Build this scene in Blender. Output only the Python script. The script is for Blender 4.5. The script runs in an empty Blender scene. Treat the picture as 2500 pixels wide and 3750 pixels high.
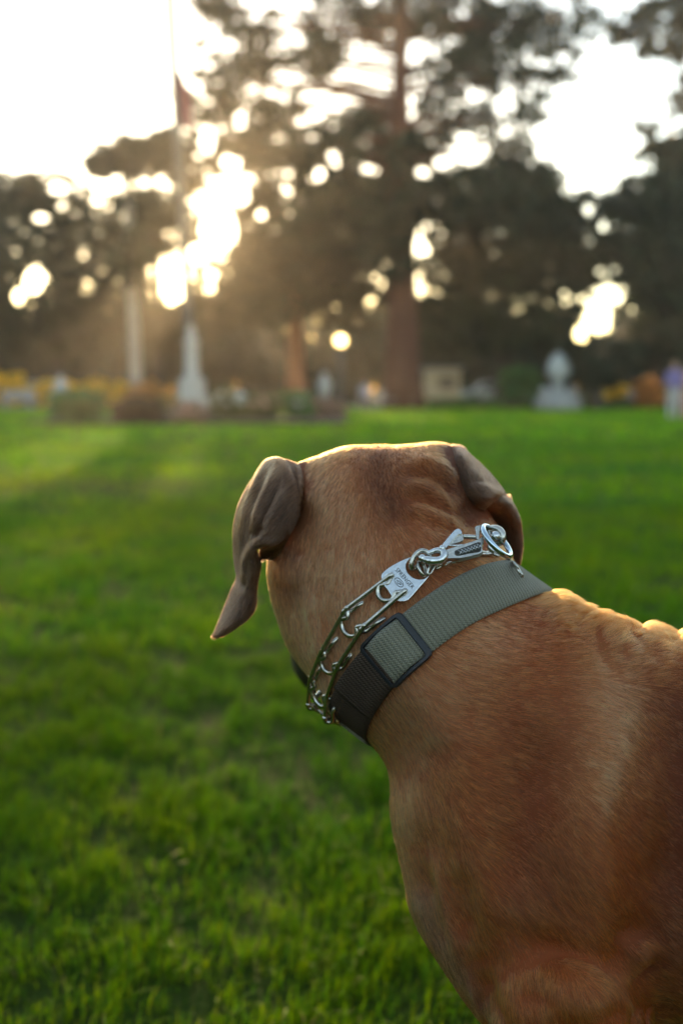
import bpy, bmesh, math, random
import numpy as np
from mathutils import Vector, Matrix
from mathutils.bvhtree import BVHTree

rad = math.radians
scene = bpy.context.scene
RNG = np.random.default_rng(7)
random.seed(7)

# ------------------------------------------------------------------ camera
CAM_H = 0.92
PITCH = 7.0
FPX = 3645.0          # focal length in photo pixels (photo 2500 x 3750)
FOCUS = 0.775
cam_data = bpy.data.cameras.new("camera")
cam = bpy.data.objects.new("camera", cam_data)
scene.collection.objects.link(cam)
cam.location = (0, 0, CAM_H)
cam.rotation_euler = (rad(90 - PITCH), 0, 0)
cam_data.sensor_fit = 'AUTO'
cam_data.sensor_width = 36.0
cam_data.lens = 36.0 * FPX / 3750.0
cam_data.clip_start = 0.02
cam_data.clip_end = 3000
cam_data.dof.use_dof = True
cam_data.dof.focus_distance = FOCUS
cam_data.dof.aperture_fstop = 3.15
scene.camera = cam

# ------------------------------------------------------------------ light
SUN_EL = 8.9
SUN_AZ = -6.9       # degrees from +Y, negative is towards -X
scene.world = bpy.data.worlds.new("World")
scene.world.use_nodes = True
wn = scene.world.node_tree
bgn = wn.nodes['Background']
sky = wn.nodes.new('ShaderNodeTexSky')
sky.sky_type = 'NISHITA'
sky.sun_disc = False
sky.sun_elevation = rad(SUN_EL)
sky.sun_rotation = rad(SUN_AZ)      # 0 = +Y, clockwise seen from above
sky.altitude = 0
sky.air_density = 1.0
sky.dust_density = 0.3
sky.ozone_density = 1.0
wn.links.new(sky.outputs[0], bgn.inputs[0])
bgn.inputs[1].default_value = 0.15
sund = bpy.data.lights.new("sun", 'SUN')
sund.energy = 2.0
sund.angle = rad(0.5)
sund.color = (1.0, 0.72, 0.42)
sun = bpy.data.objects.new("sun", sund)
scene.collection.objects.link(sun)
sdir = Vector((math.sin(rad(SUN_AZ)) * math.cos(rad(SUN_EL)), math.cos(rad(SUN_AZ)) * math.cos(rad(SUN_EL)), math.sin(rad(SUN_EL))))
sun.rotation_euler = sdir.to_track_quat('Z', 'Y').to_euler()
scene.view_settings.view_transform = 'Standard'
scene.view_settings.look = 'None'
scene.view_settings.exposure = 2.18
scene.view_settings.use_white_balance = True
scene.view_settings.white_balance_temperature = 7700
scene.view_settings.white_balance_tint = 10
scene.view_settings.gamma = 1.0
scene.cycles.use_denoising = True
scene.cycles.max_bounces = 8
scene.cycles.transparent_max_bounces = 8
scene.cycles.volume_bounces = 0
scene.cycles.caustics_reflective = False
scene.cycles.caustics_refractive = False

# ------------------------------------------------------------------ helpers
cp, sp = math.cos(rad(PITCH)), math.sin(rad(PITCH))
CAMROT = np.array([[1, 0, 0], [0, sp, cp], [0, cp, -sp]])   # rows: right, up, forward in world
CAMPOS = np.array([0, 0, CAM_H])

def c2w(p):            # camera-aligned metres (right, up, forward) -> world
    return np.asarray(p) @ CAMROT + CAMPOS

def w2c(p):
    return (np.asarray(p) - CAMPOS) @ CAMROT.T

def pc(px, py, d):     # photo pixel at a real distance -> camera-aligned metres
    return np.array([(px - 1250.0) / FPX * d, (1875.0 - py) / FPX * d, d])

def pw(px, py, d):
    return c2w(pc(px, py, d))

def gx(px, Y):         # x of a photo column on upright plane at world distance Y
    return (px - 1250.0) / FPX * Y * 1.0 / cp * 1.0

def gz(py, Y):         # world height seen at photo row py at world distance Y
    t = (1875.0 - py) / FPX
    return CAM_H + Y * (t * cp - sp) / (cp + t * sp)

def link(o):
    scene.collection.objects.link(o)
    return o

def mesh_obj(name, verts, faces, mat=None, parent=None, smooth=True, props=None):
    me = bpy.data.meshes.new(name)
    me.from_pydata([tuple(map(float, v)) for v in verts], [], [tuple(int(i) for i in f) for f in faces])
    me.update()
    if smooth:
        me.polygons.foreach_set('use_smooth', [True] * len(me.polygons))
    o = bpy.data.objects.new(name, me)
    link(o)
    if mat: me.materials.append(mat)
    if parent is not None: o.parent = parent
    if props:
        for k, v in props.items(): o[k] = v
    return o

def fast_mesh(name, V, F4, mat=None, parent=None, smooth=True):
    """V (n,3) array, F4 (m,k) array of equal-sized faces"""
    V = np.ascontiguousarray(V, dtype=np.float32); F4 = np.ascontiguousarray(F4, dtype=np.int32)
    k = F4.shape[1]
    me = bpy.data.meshes.new(name)
    me.vertices.add(len(V)); me.vertices.foreach_set('co', V.ravel())
    me.loops.add(F4.size); me.loops.foreach_set('vertex_index', F4.ravel())
    me.polygons.add(len(F4))
    me.polygons.foreach_set('loop_start', np.arange(0, F4.size, k, dtype=np.int32))
    me.polygons.foreach_set('loop_total', np.full(len(F4), k, dtype=np.int32))
    if smooth: me.polygons.foreach_set('use_smooth', np.ones(len(F4), dtype=bool))
    me.update(calc_edges=True); me.validate()
    o = bpy.data.objects.new(name, me)
    link(o)
    if mat: me.materials.append(mat)
    if parent is not None: o.parent = parent
    return o

def empty(name, loc, label=None, cat=None, group=None, rz=0):
    o = bpy.data.objects.new(name, None)
    o.location = loc; o.rotation_euler = (0, 0, rz)
    o.empty_display_size = 0.1
    link(o)
    tag(o, label, cat, group)
    return o

def tag(o, label=None, cat=None, group=None, kind=None):
    if label: o['label'] = label
    if cat: o['category'] = cat
    if group: o['group'] = group
    if kind: o['kind'] = kind
    return o

def new_mat(name):
    m = bpy.data.materials.new(name)
    m.use_nodes = True
    return m, m.node_tree, m.node_tree.nodes['Principled BSDF']

def simple_mat(name, col, rough=0.7, metal=0.0, noise=0.0, nscale=5.0, bump=0.0, bscale=20.0):
    m, nt, b = new_mat(name)
    b.inputs['Base Color'].default_value = (*col, 1)
    b.inputs['Roughness'].default_value = rough
    b.inputs['Metallic'].default_value = metal
    tc = nt.nodes.new('ShaderNodeTexCoord')
    if noise > 0:
        n = nt.nodes.new('ShaderNodeTexNoise'); n.inputs['Scale'].default_value = nscale; n.inputs['Detail'].default_value = 6
        nt.links.new(tc.outputs['Object'], n.inputs['Vector'])
        r = nt.nodes.new('ShaderNodeValToRGB')
        r.color_ramp.elements[0].position = 0.3; r.color_ramp.elements[1].position = 0.7
        r.color_ramp.elements[0].color = (*[c * (1 - noise) for c in col], 1)
        r.color_ramp.elements[1].color = (*[min(1, c * (1 + noise)) for c in col], 1)
        nt.links.new(n.outputs[0], r.inputs[0]); nt.links.new(r.outputs[0], b.inputs['Base Color'])
    if bump > 0:
        n = nt.nodes.new('ShaderNodeTexNoise'); n.inputs['Scale'].default_value = bscale; n.inputs['Detail'].default_value = 5
        nt.links.new(tc.outputs['Object'], n.inputs['Vector'])
        bp = nt.nodes.new('ShaderNodeBump'); bp.inputs['Strength'].default_value = bump; bp.inputs['Distance'].default_value = 0.02
        nt.links.new(n.outputs[0], bp.inputs['Height']); nt.links.new(bp.outputs[0], b.inputs['Normal'])
    return m

def catmull(P, n):
    """resample polyline P (k,d) to n points with Catmull-Rom"""
    P = np.asarray(P, float); k = len(P)
    t = np.linspace(0, k - 1, n); i = np.clip(t.astype(int), 0, k - 2); f = (t - i)[:, None]
    g = lambda j: P[np.clip(j, 0, k - 1)]
    p0, p1, p2, p3 = g(i - 1), g(i), g(i + 1), g(i + 2)
    p0 = np.where((i == 0)[:, None], 2 * p1 - p2, p0)
    p3 = np.where((i == k - 2)[:, None], 2 * p2 - p1, p3)
    return 0.5 * (2 * p1 + (p2 - p0) * f + (2 * p0 - 5 * p1 + 4 * p2 - p3) * f ** 2 + (3 * p1 - p0 - 3 * p2 + p3) * f ** 3)

def tube(P, r, sides=8, closed=False):
    """tube mesh along polyline P; r scalar or array"""
    P = np.asarray(P, float); n = len(P)
    r = np.full(n, r) if np.isscalar(r) else np.asarray(r, float)
    if closed:
        T = np.roll(P, -1, 0) - np.roll(P, 1, 0)
    else:
        T = np.gradient(P, axis=0)
    T /= np.linalg.norm(T, axis=1, keepdims=True) + 1e-12
    N = np.zeros_like(P)
    a = np.array([0, 0, 1.0]) if abs(T[0][2]) < 0.9 else np.array([1.0, 0, 0])
    v = np.cross(T[0], a); v /= np.linalg.norm(v); N[0] = v
    for i in range(1, n):
        v = N[i - 1] - T[i] * np.dot(N[i - 1], T[i]); N[i] = v / (np.linalg.norm(v) + 1e-12)
    if closed:      # spread the twist
        v = N[-1] - T[0] * np.dot(N[-1], T[0]); v /= np.linalg.norm(v)
        ang = math.atan2(np.dot(np.cross(v, N[0]), T[0]), np.dot(v, N[0]))
        for i in range(n):
            A = ang * i / n; B = np.cross(T[i], N[i])
            N[i] = N[i] * math.cos(A) + B * math.sin(A)
    B = np.cross(T, N)
    th = np.linspace(0, 2 * math.pi, sides, endpoint=False)
    V = P[:, None] + r[:, None, None] * (np.cos(th)[None, :, None] * N[:, None] + np.sin(th)[None, :, None] * B[:, None])
    V = V.reshape(-1, 3)
    F = []
    rng = n if closed else n - 1
    for i in range(rng):
        for j in range(sides):
            a_, b_ = i * sides + j, i * sides + (j + 1) % sides
            c_, d_ = ((i + 1) % n) * sides + (j + 1) % sides, ((i + 1) % n) * sides + j
            F.append((a_, b_, c_, d_))
    if not closed:
        F.append(tuple(range(sides))[::-1]); F.append(tuple((n - 1) * sides + j for j in range(sides)))
    return V, F

class MB:
    """collects pieces into one mesh"""
    def __init__(s): s.V = []; s.F = []; s.n = 0
    def add(s, V, F):
        V = np.asarray(V, float); s.V.append(V)
        s.F += [tuple(i + s.n for i in f) for f in F]; s.n += len(V); return s
    def box(s, c, d, rz=0):
        x, y, z = [q / 2 for q in d]
        V = np.array([(i * x, j * y, k * z) for k in (-1, 1) for j in (-1, 1) for i in (-1, 1)], float)
        R = np.array([[math.cos(rz), math.sin(rz), 0], [-math.sin(rz), math.cos(rz), 0], [0, 0, 1]])
        return s.add(V @ R + np.array(c), [(0, 2, 3, 1), (4, 5, 7, 6), (0, 1, 5, 4), (2, 6, 7, 3), (0, 4, 6, 2), (1, 3, 7, 5)])
    def tube(s, P, r, sides=8, closed=False): return s.add(*tube(P, r, sides, closed))
    def lathe(s, prof, c=(0, 0, 0), n=20, sx=1, sy=1):
        V = []; F = []
        for (r, z) in prof:
            for j in range(n):
                a = 2 * math.pi * j / n
                V.append((c[0] + r * sx * math.cos(a), c[1] + r * sy * math.sin(a), c[2] + z))
        m = len(prof)
        for i in range(m - 1):
            for j in range(n): F.append((i * n + j, i * n + (j + 1) % n, (i + 1) * n + (j + 1) % n, (i + 1) * n + j))
        F.append(tuple(range(n))[::-1]); F.append(tuple((m - 1) * n + j for j in range(n)))
        return s.add(V, F)
    def ball(s, c, r, n=14, m=9, sc=(1, 1, 1)):
        V = [(c[0], c[1], c[2] + r * sc[2])]; F = []
        for i in range(1, m):
            ph = math.pi * i / m
            for j in range(n):
                a = 2 * math.pi * j / n
                V.append((c[0] + r * sc[0] * math.sin(ph) * math.cos(a), c[1] + r * sc[1] * math.sin(ph) * math.sin(a), c[2] + r * sc[2] * math.cos(ph)))
        V.append((c[0], c[1], c[2] - r * sc[2])); L = len(V) - 1
        for j in range(n): F.append((0, 1 + j, 1 + (j + 1) % n))
        for i in range(m - 2):
            for j in range(n):
                a, b = 1 + i * n + j, 1 + i * n + (j + 1) % n
                F.append((a, a + n, b + n, b))
        for j in range(n): F.append((L, 1 + (m - 2) * n + (j + 1) % n, 1 + (m - 2) * n + j))
        return s.add(V, F)
    def build(s, name, mat=None, parent=None, smooth=True, local=None):
        V = np.concatenate(s.V)
        if local is not None: V = V - np.array(local)
        return mesh_obj(name, V, s.F, mat, parent, smooth)
# ================================================================== DOG
# sculpted as a smooth union of rounded masses, in camera-aligned metres
PR = []   # (kind, a, b, ra, rb, zscale, blend)
def C(px, py, d): return pc(px, py, d)
def rp(r, d): return r / FPX * d
def cap(a, b, ra, rb, kz=1.0, k=0.03):
    PR.append(('cap', C(*a), C(*b), rp(ra, a[2]), rp(rb, b[2]), kz, k))
def ell(c, r, k=0.03, rot=0.0):
    PR.append(('ell', C(*c), rot, np.array([rp(q, c[2]) for q in r]), 0, 1, k))
def capw(a, b, ra, rb, k=0.02, kz=1.0):          # world coordinates, metres
    PR.append(('cap', w2c(a), w2c(b), ra, rb, kz, k))

# skull
ell((1400, 1960, .915), (330, 335, 330), .03)
ell((1270, 1830, .93), (215, 195, 260), .03)
ell((1560, 1820, .93), (215, 195, 260), .03)
ell((1210, 2080, .94), (235, 330, 250), .03)       # left cheek
ell((1610, 2060, .95), (210, 300, 240), .03)       # right cheek
cap((1190, 1770, .905), (1060, 1735, .905), 85, 40, 1, .02)      # root of the left ear
# muzzle, pointing away and slightly down to the left
cap((1340, 2120, 1.00), (1225, 2330, 1.07), 265, 185, 1, .04)
cap((1225, 2330, 1.07), (1190, 2420, 1.14), 185, 165, 1, .03)
# neck
cap((1420, 2060, .925), (1560, 2330, .885), 385, 395, .92, .04)
cap((1560, 2330, .885), (1680, 2520, .868), 395, 420, .92, .04)
cap((1330, 2300, .92), (1560, 2560, .90), 290, 330, .9, .05)    # throat
# torso
cap((1700, 2560, .872), (1960, 2880, .868), 400, 520, .80, .05)
cap((1960, 2880, .868), (2500, 2990, .850), 520, 600, .72, .06)
ribA, ribB = c2w(C(2560, 2980, .850)), c2w(C(3650, 2960, .80))
capw(ribA, ribB, .140, .135, .05, .80)
rump = c2w(C(4350, 2780, .76))
capw(ribB, rump, .125, .105, .05, .85)
cap((2200, 3230, .868), (2950, 3360, .835), 420, 430, .75, .06)      # deep rib cage
# breast
cap((1740, 2900, .885), (1800, 3200, .880), 330, 330, .85, .06)
cap((1800, 3200, .880), (2080, 3520, .870), 330, 250, .85, .06)
# near shoulder and upper arm
cap((2190, 2560, .815), (1950, 3080, .800), 180, 260, .62, .05)
cap((1950, 3080, .800), (2130, 3480, .790), 270, 230, .75, .05)
elb = c2w(C(2150, 3590, .785)); 
elf = c2w(C(2060, 3560, .945))
def down(p, z, dx=0, dy=0): return np.array([p[0] + dx, p[1] + dy, z])
def foreleg(e):
    k = down(e, .205, -.045, -.01)
    capw(e, k, .050, .031, .03)
    capw(k, down(k, .075, .012), .030, .026, .012)
    capw(down(k, .070, .012), down(k, .030, -.045), .030, .029, .015)
cap((2130, 3480, .790), (2150, 3600, .786), 225, 215, .8, .03)
foreleg(elb)
cap((1900, 3200, .930), (2060, 3560, .945), 270, 200, .8, .05)
foreleg(elf)
def hindleg(h, side):
    kn = down(h, .42, -.10, side * .03)
    hk = down(h, .20, .10, side * .02)
    capw(h, kn, .105, .065, .04); capw(kn, hk, .062, .030, .03)
    capw(hk, down(hk, .075, -.01), .028, .026, .012)
    capw(down(hk, .065, -.01), down(hk, .028, -.07), .029, .028, .015)
hindleg(rump + np.array([.0, -.05, -.03]), -1)
hindleg(rump + np.array([.0, .07, -.03]), 1)
# tail
tb = rump + np.array([.08, 0, .04])
capw(tb, tb + np.array([.14, -.01, -.20]), .030, .020, .02)
capw(tb + np.array([.14, -.01, -.20]), tb + np.array([.22, -.01, -.36]), .020, .009, .01)

def sdf_one(p, q):
    x = q - p[1]
    if p[0] == 'ell':
        if p[2]:
            ca, sa = math.cos(p[2]), math.sin(p[2])
            x = np.stack([x[..., 0] * ca + x[..., 1] * sa, -x[..., 0] * sa + x[..., 1] * ca, x[..., 2]], -1)
        r = p[3]
        k0 = np.sqrt(((x / r) ** 2).sum(-1)); k1 = np.sqrt(((x / r ** 2) ** 2).sum(-1))
        return k0 * (k0 - 1) / (k1 + 1e-9)
    kz = p[5]
    s = np.array([1, 1, 1 / kz])
    x = x * s; ab = (p[2] - p[1]) * s
    L2 = (ab ** 2).sum()
    t = np.clip((x @ ab) / L2, 0, 1)
    d = np.sqrt(((x - t[..., None] * ab) ** 2).sum(-1)) - (p[3] + (p[4] - p[3]) * t)
    return d * (0.5 + 0.5 * kz)

def smin(a, b, k):
    h = np.clip(k - np.abs(a - b), 0, None) / k
    return np.minimum(a, b) - h * h * k * 0.25

def sdf(q):
    d = None
    for p in PR:
        e = sdf_one(p, q)
        d = e if d is None else smin(d, e, p[6])
    return d

# outline the body must keep (photo pixels), listed anticlockwise: outward is to the right of travel
OUT = [
 [(1895,2075),(1852,1980),(1790,1860),(1728,1735),(1682,1640),(1640,1624),(1500,1628),(1380,1627),(1280,1634),(1200,1655),(1135,1684),(1090,1695),(1035,1700),(1012,1740),(1018,1800),(1020,1880),(1000,1950),(977,2050),(983,2140),(1000,2225),(1032,2310),(1052,2370),(1062,2410),(1078,2460),(1130,2520),(1190,2590),(1290,2665),(1370,2740),(1428,2815),(1428,2950),(1440,3045),(1462,3130),(1480,3230),(1498,3330),(1545,3430),(1600,3525),(1680,3635),(1765,3750)],
 [(2700,2385),(2600,2350),(2500,2318),(2400,2292),(2300,2285),(2200,2262),(2120,2210),(2060,2175),(2000,2168),(1945,2180),(1915,2125),(1895,2075)],
]
TP, TN = [], []
for poly in OUT:
    n = (len(poly) - 1) * 3 + 1
    # linear resample
    P = np.array(poly, float); t = np.linspace(0, len(P) - 1, n)
    Q = np.stack([np.interp(t, np.arange(len(P)), P[:, i]) for i in (0, 1)], 1)
    T = np.gradient(Q, axis=0); T /= np.linalg.norm(T, axis=1, keepdims=True)
    N = np.stack([-T[:, 1], T[:, 0]], 1)      # image coords (y down): travel right->left along the top => up
    TP.append(Q); TN.append(N)
TP = np.concatenate(TP); TN = np.concatenate(TN)
TD = np.zeros(len(TP))
SIG = 85.0

def warp(q):
    """shift field in camera metres, from outline corrections"""
    px = q[..., 0] / q[..., 2] * FPX + 1250; py = 1875 - q[..., 1] / q[..., 2] * FPX
    num = np.zeros(q.shape[:-1] + (2,)); den = np.full(q.shape[:-1], 0.35)
    for (tp, tn, td) in zip(TP, TN, TD):
        w = np.exp(-((px - tp[0]) ** 2 + (py - tp[1]) ** 2) / (2 * SIG ** 2))
        num += w[..., None] * (tn * td); den += w
    D = num / den[..., None]
    out = np.zeros(q.shape)
    out[..., 0] = D[..., 0]; out[..., 1] = -D[..., 1]
    return out

def sdfw(q): return sdf(q - warp(q))

dz = np.linspace(.70, 1.2, 110)
for it in range(7):
    g = []
    Q = np.stack([np.stack([(TP[:, 0] - 1250) / FPX * z, (1875 - TP[:, 1]) / FPX * z, np.full(len(TP), z)], 1) for z in dz], 1)
    g = sdfw(Q).min(1)
    TD += np.clip(g, -.03, .03) * 0.9
print('outline residual mm', np.abs(g).mean() * 1000, np.abs(g).max() * 1000, 'max shift', np.abs(TD).max())

H = 0.005
lo = np.array([-.16, -1.15, .62]); hi = np.array([1.02, .09, 1.22])
# tail / legs reach: crop world z>=0 automatically
nx, ny, nz = [int(math.ceil((hi[i] - lo[i]) / H)) for i in range(3)]
XS = lo[0] + H * np.arange(nx); YS = lo[1] + H * np.arange(ny); ZS = lo[2] + H * np.arange(nz)
# coarse pass to find the blocks that hold the surface
G = np.full((nx, ny, nz), 1.0, np.float32)
BL = 16
for i in range(0, nx, BL):
    for j in range(0, ny, BL):
        for k in range(0, nz, BL):
            c = np.array([XS[i], YS[j], ZS[k]]) + H * BL / 2
            d0 = float(sdf(c[None])[0])
            if d0 > H * BL * 1.9 + .06: continue
            if d0 < -(H * BL * 1.9 + .06):
                G[i:i + BL, j:j + BL, k:k + BL] = -1; continue
            xs, ys, zs = XS[i:i + BL], YS[j:j + BL], ZS[k:k + BL]
            q = np.stack(np.meshgrid(xs, ys, zs, indexing='ij'), -1)
            near = q[..., 0].max() / q[..., 2].min() * FPX + 1250
            G[i:i + BL, j:j + BL, k:k + BL] = (sdfw(q) if xs[0] < .5 else sdf(q))

def surface_nets(G, lo, h):
    s = G < 0
    nx, ny, nz = G.shape
    cs = sum(s[a:nx - 1 + a, b:ny - 1 + b, c:nz - 1 + c].astype(np.int8) for a in (0, 1) for b in (0, 1) for c in (0, 1))
    act = (cs > 0) & (cs < 8)
    idx = -np.ones(act.shape, np.int64); I = np.argwhere(act); idx[act] = np.arange(len(I))
    acc = np.zeros((len(I), 3)); cnt = np.zeros(len(I))
    cor = [(a, b, c) for a in (0, 1) for b in (0, 1) for c in (0, 1)]
    for u in cor:
        for ax in range(3):
            if u[ax] == 1: continue
            v = list(u); v[ax] = 1
            g0 = G[I[:, 0] + u[0], I[:, 1] + u[1], I[:, 2] + u[2]]; g1 = G[I[:, 0] + v[0], I[:, 1] + v[1], I[:, 2] + v[2]]
            m = (g0 < 0) != (g1 < 0)
            t = np.where(m, g0 / (g0 - g1 + 1e-12), 0)
            p = np.tile(np.array(u, float), (len(I), 1)); p[:, ax] += t
            acc += np.where(m[:, None], p, 0); cnt += m
    V = (I + acc / cnt[:, None]) * h + lo
    F = []
    for ax in range(3):
        a1, a2 = [(1, 2), (2, 0), (0, 1)][ax]
        sl0 = [slice(None)] * 3; sl1 = [slice(None)] * 3
        sl0[ax] = slice(0, G.shape[ax] - 1); sl1[ax] = slice(1, None)
        e = s[tuple(sl0)] != s[tuple(sl1)]
        E = np.argwhere(e)
        ok = (E[:, a1] > 0) & (E[:, a2] > 0) & (E[:, a1] < G.shape[a1] - 1) & (E[:, a2] < G.shape[a2] - 1)
        E = E[ok]
        o1 = np.zeros(3, int); o1[a1] = 1; o2 = np.zeros(3, int); o2[a2] = 1
        g = lambda Q: idx[Q[:, 0], Q[:, 1], Q[:, 2]]
        q = np.stack([g(E - o1 - o2), g(E - o2), g(E), g(E - o1)], 1)
        ins = s[E[:, 0], E[:, 1], E[:, 2]]
        q[~ins] = q[~ins][:, ::-1]
        F.append(q)
    F = np.concatenate(F); F = F[(F >= 0).all(1)]
    return V, F
DV, DF = surface_nets(G, lo, H)
print('dog mesh', len(DV), len(DF))
# ---------------------------------------------------------------- refine the sculpt
tmp = fast_mesh('sculpt_source', DV, DF)
md = tmp.modifiers.new('s', 'SUBSURF'); md.levels = 1; md.render_levels = 1
dg = bpy.context.evaluated_depsgraph_get(); dg.update()
ev = tmp.evaluated_get(dg); me = ev.to_mesh()
BV = np.empty(len(me.vertices) * 3, np.float32); me.vertices.foreach_get('co', BV); BV = BV.reshape(-1, 3).astype(float)
BF = np.empty(len(me.loops), np.int32); me.loops.foreach_get('vertex_index', BF); BF = BF.reshape(-1, 4)
ev.to_mesh_clear()
src = tmp.data; bpy.data.objects.remove(tmp); bpy.data.meshes.remove(src)

def vnormals(V, F):
    n = np.cross(V[F[:, 2]] - V[F[:, 0]], V[F[:, 3]] - V[F[:, 1]])
    N = np.zeros_like(V)
    for k in range(4): 
        for a in range(3): N[:, a] += np.bincount(F[:, k], n[:, a], len(V))
    return N / (np.linalg.norm(N, axis=1, keepdims=True) + 1e-12)

def to_px(V):
    return V[:, 0] / V[:, 2] * FPX + 1250, 1875 - V[:, 1] / V[:, 2] * FPX

def dist_poly(px, py, P):
    d = np.full(px.shape, 1e9)
    for a, b in zip(P[:-1], P[1:]):
        ab = b - a; L = (ab ** 2).sum() + 1e-9
        t = np.clip(((px - a[0]) * ab[0] + (py - a[1]) * ab[1]) / L, 0, 1)
        d = np.minimum(d, np.hypot(px - a[0] - t * ab[0], py - a[1] - t * ab[1]))
    return d

def strokes(V, F, SL):
    """brush strokes: (points, sigma px, height mm); ends fade"""
    for pts, sg, amp in SL:
        P = catmull(pts, 24) if len(pts) > 1 else np.array([pts[0], pts[0]], float)
        px, py = to_px(V)
        m = (np.abs(px - P[:, 0].mean()) < np.ptp(P[:, 0]) / 2 + 4 * sg) & (np.abs(py - P[:, 1].mean()) < np.ptp(P[:, 1]) / 2 + 4 * sg)
        I = np.nonzero(m)[0]
        if not len(I): continue
        N = vnormals(V, F)[I]
        v = V[I] / np.linalg.norm(V[I], axis=1, keepdims=True)
        face = np.clip((-(N * v).sum(1) + .35) / .45, 0, 1)
        d = dist_poly(px[I], py[I], P); fade = 1.0
        if len(pts) > 1:
            Ln = np.hypot(*np.diff(P, axis=0).T).sum()
            de = np.minimum(np.hypot(px[I] - P[0, 0], py[I] - P[0, 1]), np.hypot(px[I] - P[-1, 0], py[I] - P[-1, 1])) / (.35 * Ln)
            fade = np.clip(de, 0, 1); fade = .1 + .9 * fade * fade * (3 - 2 * fade)
        V[I] += N * (amp * .001 * np.exp(-d ** 2 / (2 * sg ** 2)) * face * fade)[:, None]
    return V

BODY_STROKES = [
 # brow and skull
 ([(1390,1640),(1385,1730),(1410,1820),(1435,1880)], 34, -3.5),
 ([(1470,1690),(1560,1690),(1640,1730),(1690,1800)], 18, 4.2),
 ([(1450,1735),(1550,1740),(1620,1775),(1680,1840)], 14, -3.6),
 ([(1450,1775),(1540,1785),(1620,1825),(1690,1885)], 16, 3.6),
 ([(1440,1820),(1540,1830),(1630,1870),(1710,1920)], 14, -3.4),
 ([(1440,1860),(1530,1870),(1640,1905),(1740,1935)], 17, 3.4),
 ([(1440,1905),(1540,1910),(1650,1945),(1760,1965)], 14, -1.5),
 ([(1435,1875)], 30, -4.5),
 ([(1250,1700),(1290,1800),(1350,1870)], 40, 2.0),
 # hollows beside the ears
 ([(1105,1790),(1095,1900),(1080,2000),(1075,2110)], 42, -7),
 ([(1690,1800),(1740,1900),(1800,1980),(1850,2040)], 34, -8),
 # cheek and throat
 ([(1120,2080),(1150,2300),(1190,2480)], 30, 2.5),
 ([(1060,2140),(1090,2300),(1120,2440)], 26, -2.5),
 ([(1180,2200),(1230,2380),(1270,2480)], 30, -2),
 # shoulder
 ([(2230,2440),(2235,2600),(2200,2800),(2160,3050),(2200,3300),(2280,3560)], 80, 13),
 ([(1960,2620),(1980,2800),(1940,2980),(1900,3150),(1960,3380)], 90, -13),
 ([(2430,2420),(2470,2600),(2500,2900),(2480,3250),(2440,3560)], 95, -22),
 ([(1620,2760),(1560,2960),(1570,3100)], 60, 4),
 ([(1700,2600),(1760,2760),(1740,2950)], 60, 3),
 # tendons on the breast
 ([(1580,3080),(1612,3240),(1640,3400),(1700,3560)], 19, 6),
 ([(1530,3100),(1555,3250),(1600,3420),(1660,3560)], 22, -5.5),
 ([(1670,3150),(1690,3320),(1720,3480)], 34, -5),
 ([(1700,3560),(1740,3650),(1790,3760)], 14, 4),
 ([(1760,3540),(1800,3640),(1850,3760)], 22, -4),
 # fold above the elbow
 ([(1860,3480),(2020,3500),(2160,3530),(2280,3590),(2350,3680)], 50, -14),
 ([(1960,3640),(2080,3620),(2200,3660),(2260,3720)], 75, 10),
 ([(2350,3500),(2400,3660),(2420,3850)], 75, -18),
 # rolls of skin on the withers
 ([(2005,2150),(2035,2195),(2075,2250)], 40, 3.2),
 ([(2128,2225),(2110,2270),(2080,2310)], 17, -2.4),
 ([(2168,2222),(2185,2275),(2180,2330)], 28, 2.6),
 ([(2213,2262),(2190,2320),(2190,2380),(2240,2440),(2330,2480)], 26, -2.6),
 ([(2275,2240),(2250,2310),(2270,2400)], 36, 4.2),
 ([(2340,2262),(2325,2320)], 15, -2.4),
 ([(2400,2240),(2380,2310),(2390,2400)], 42, 2.6),
 ([(2474,2280),(2460,2330)], 15, -3),
 ([(2530,2290),(2520,2380)], 40, 4),
]
BV = strokes(BV, BF, BODY_STROKES)

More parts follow.
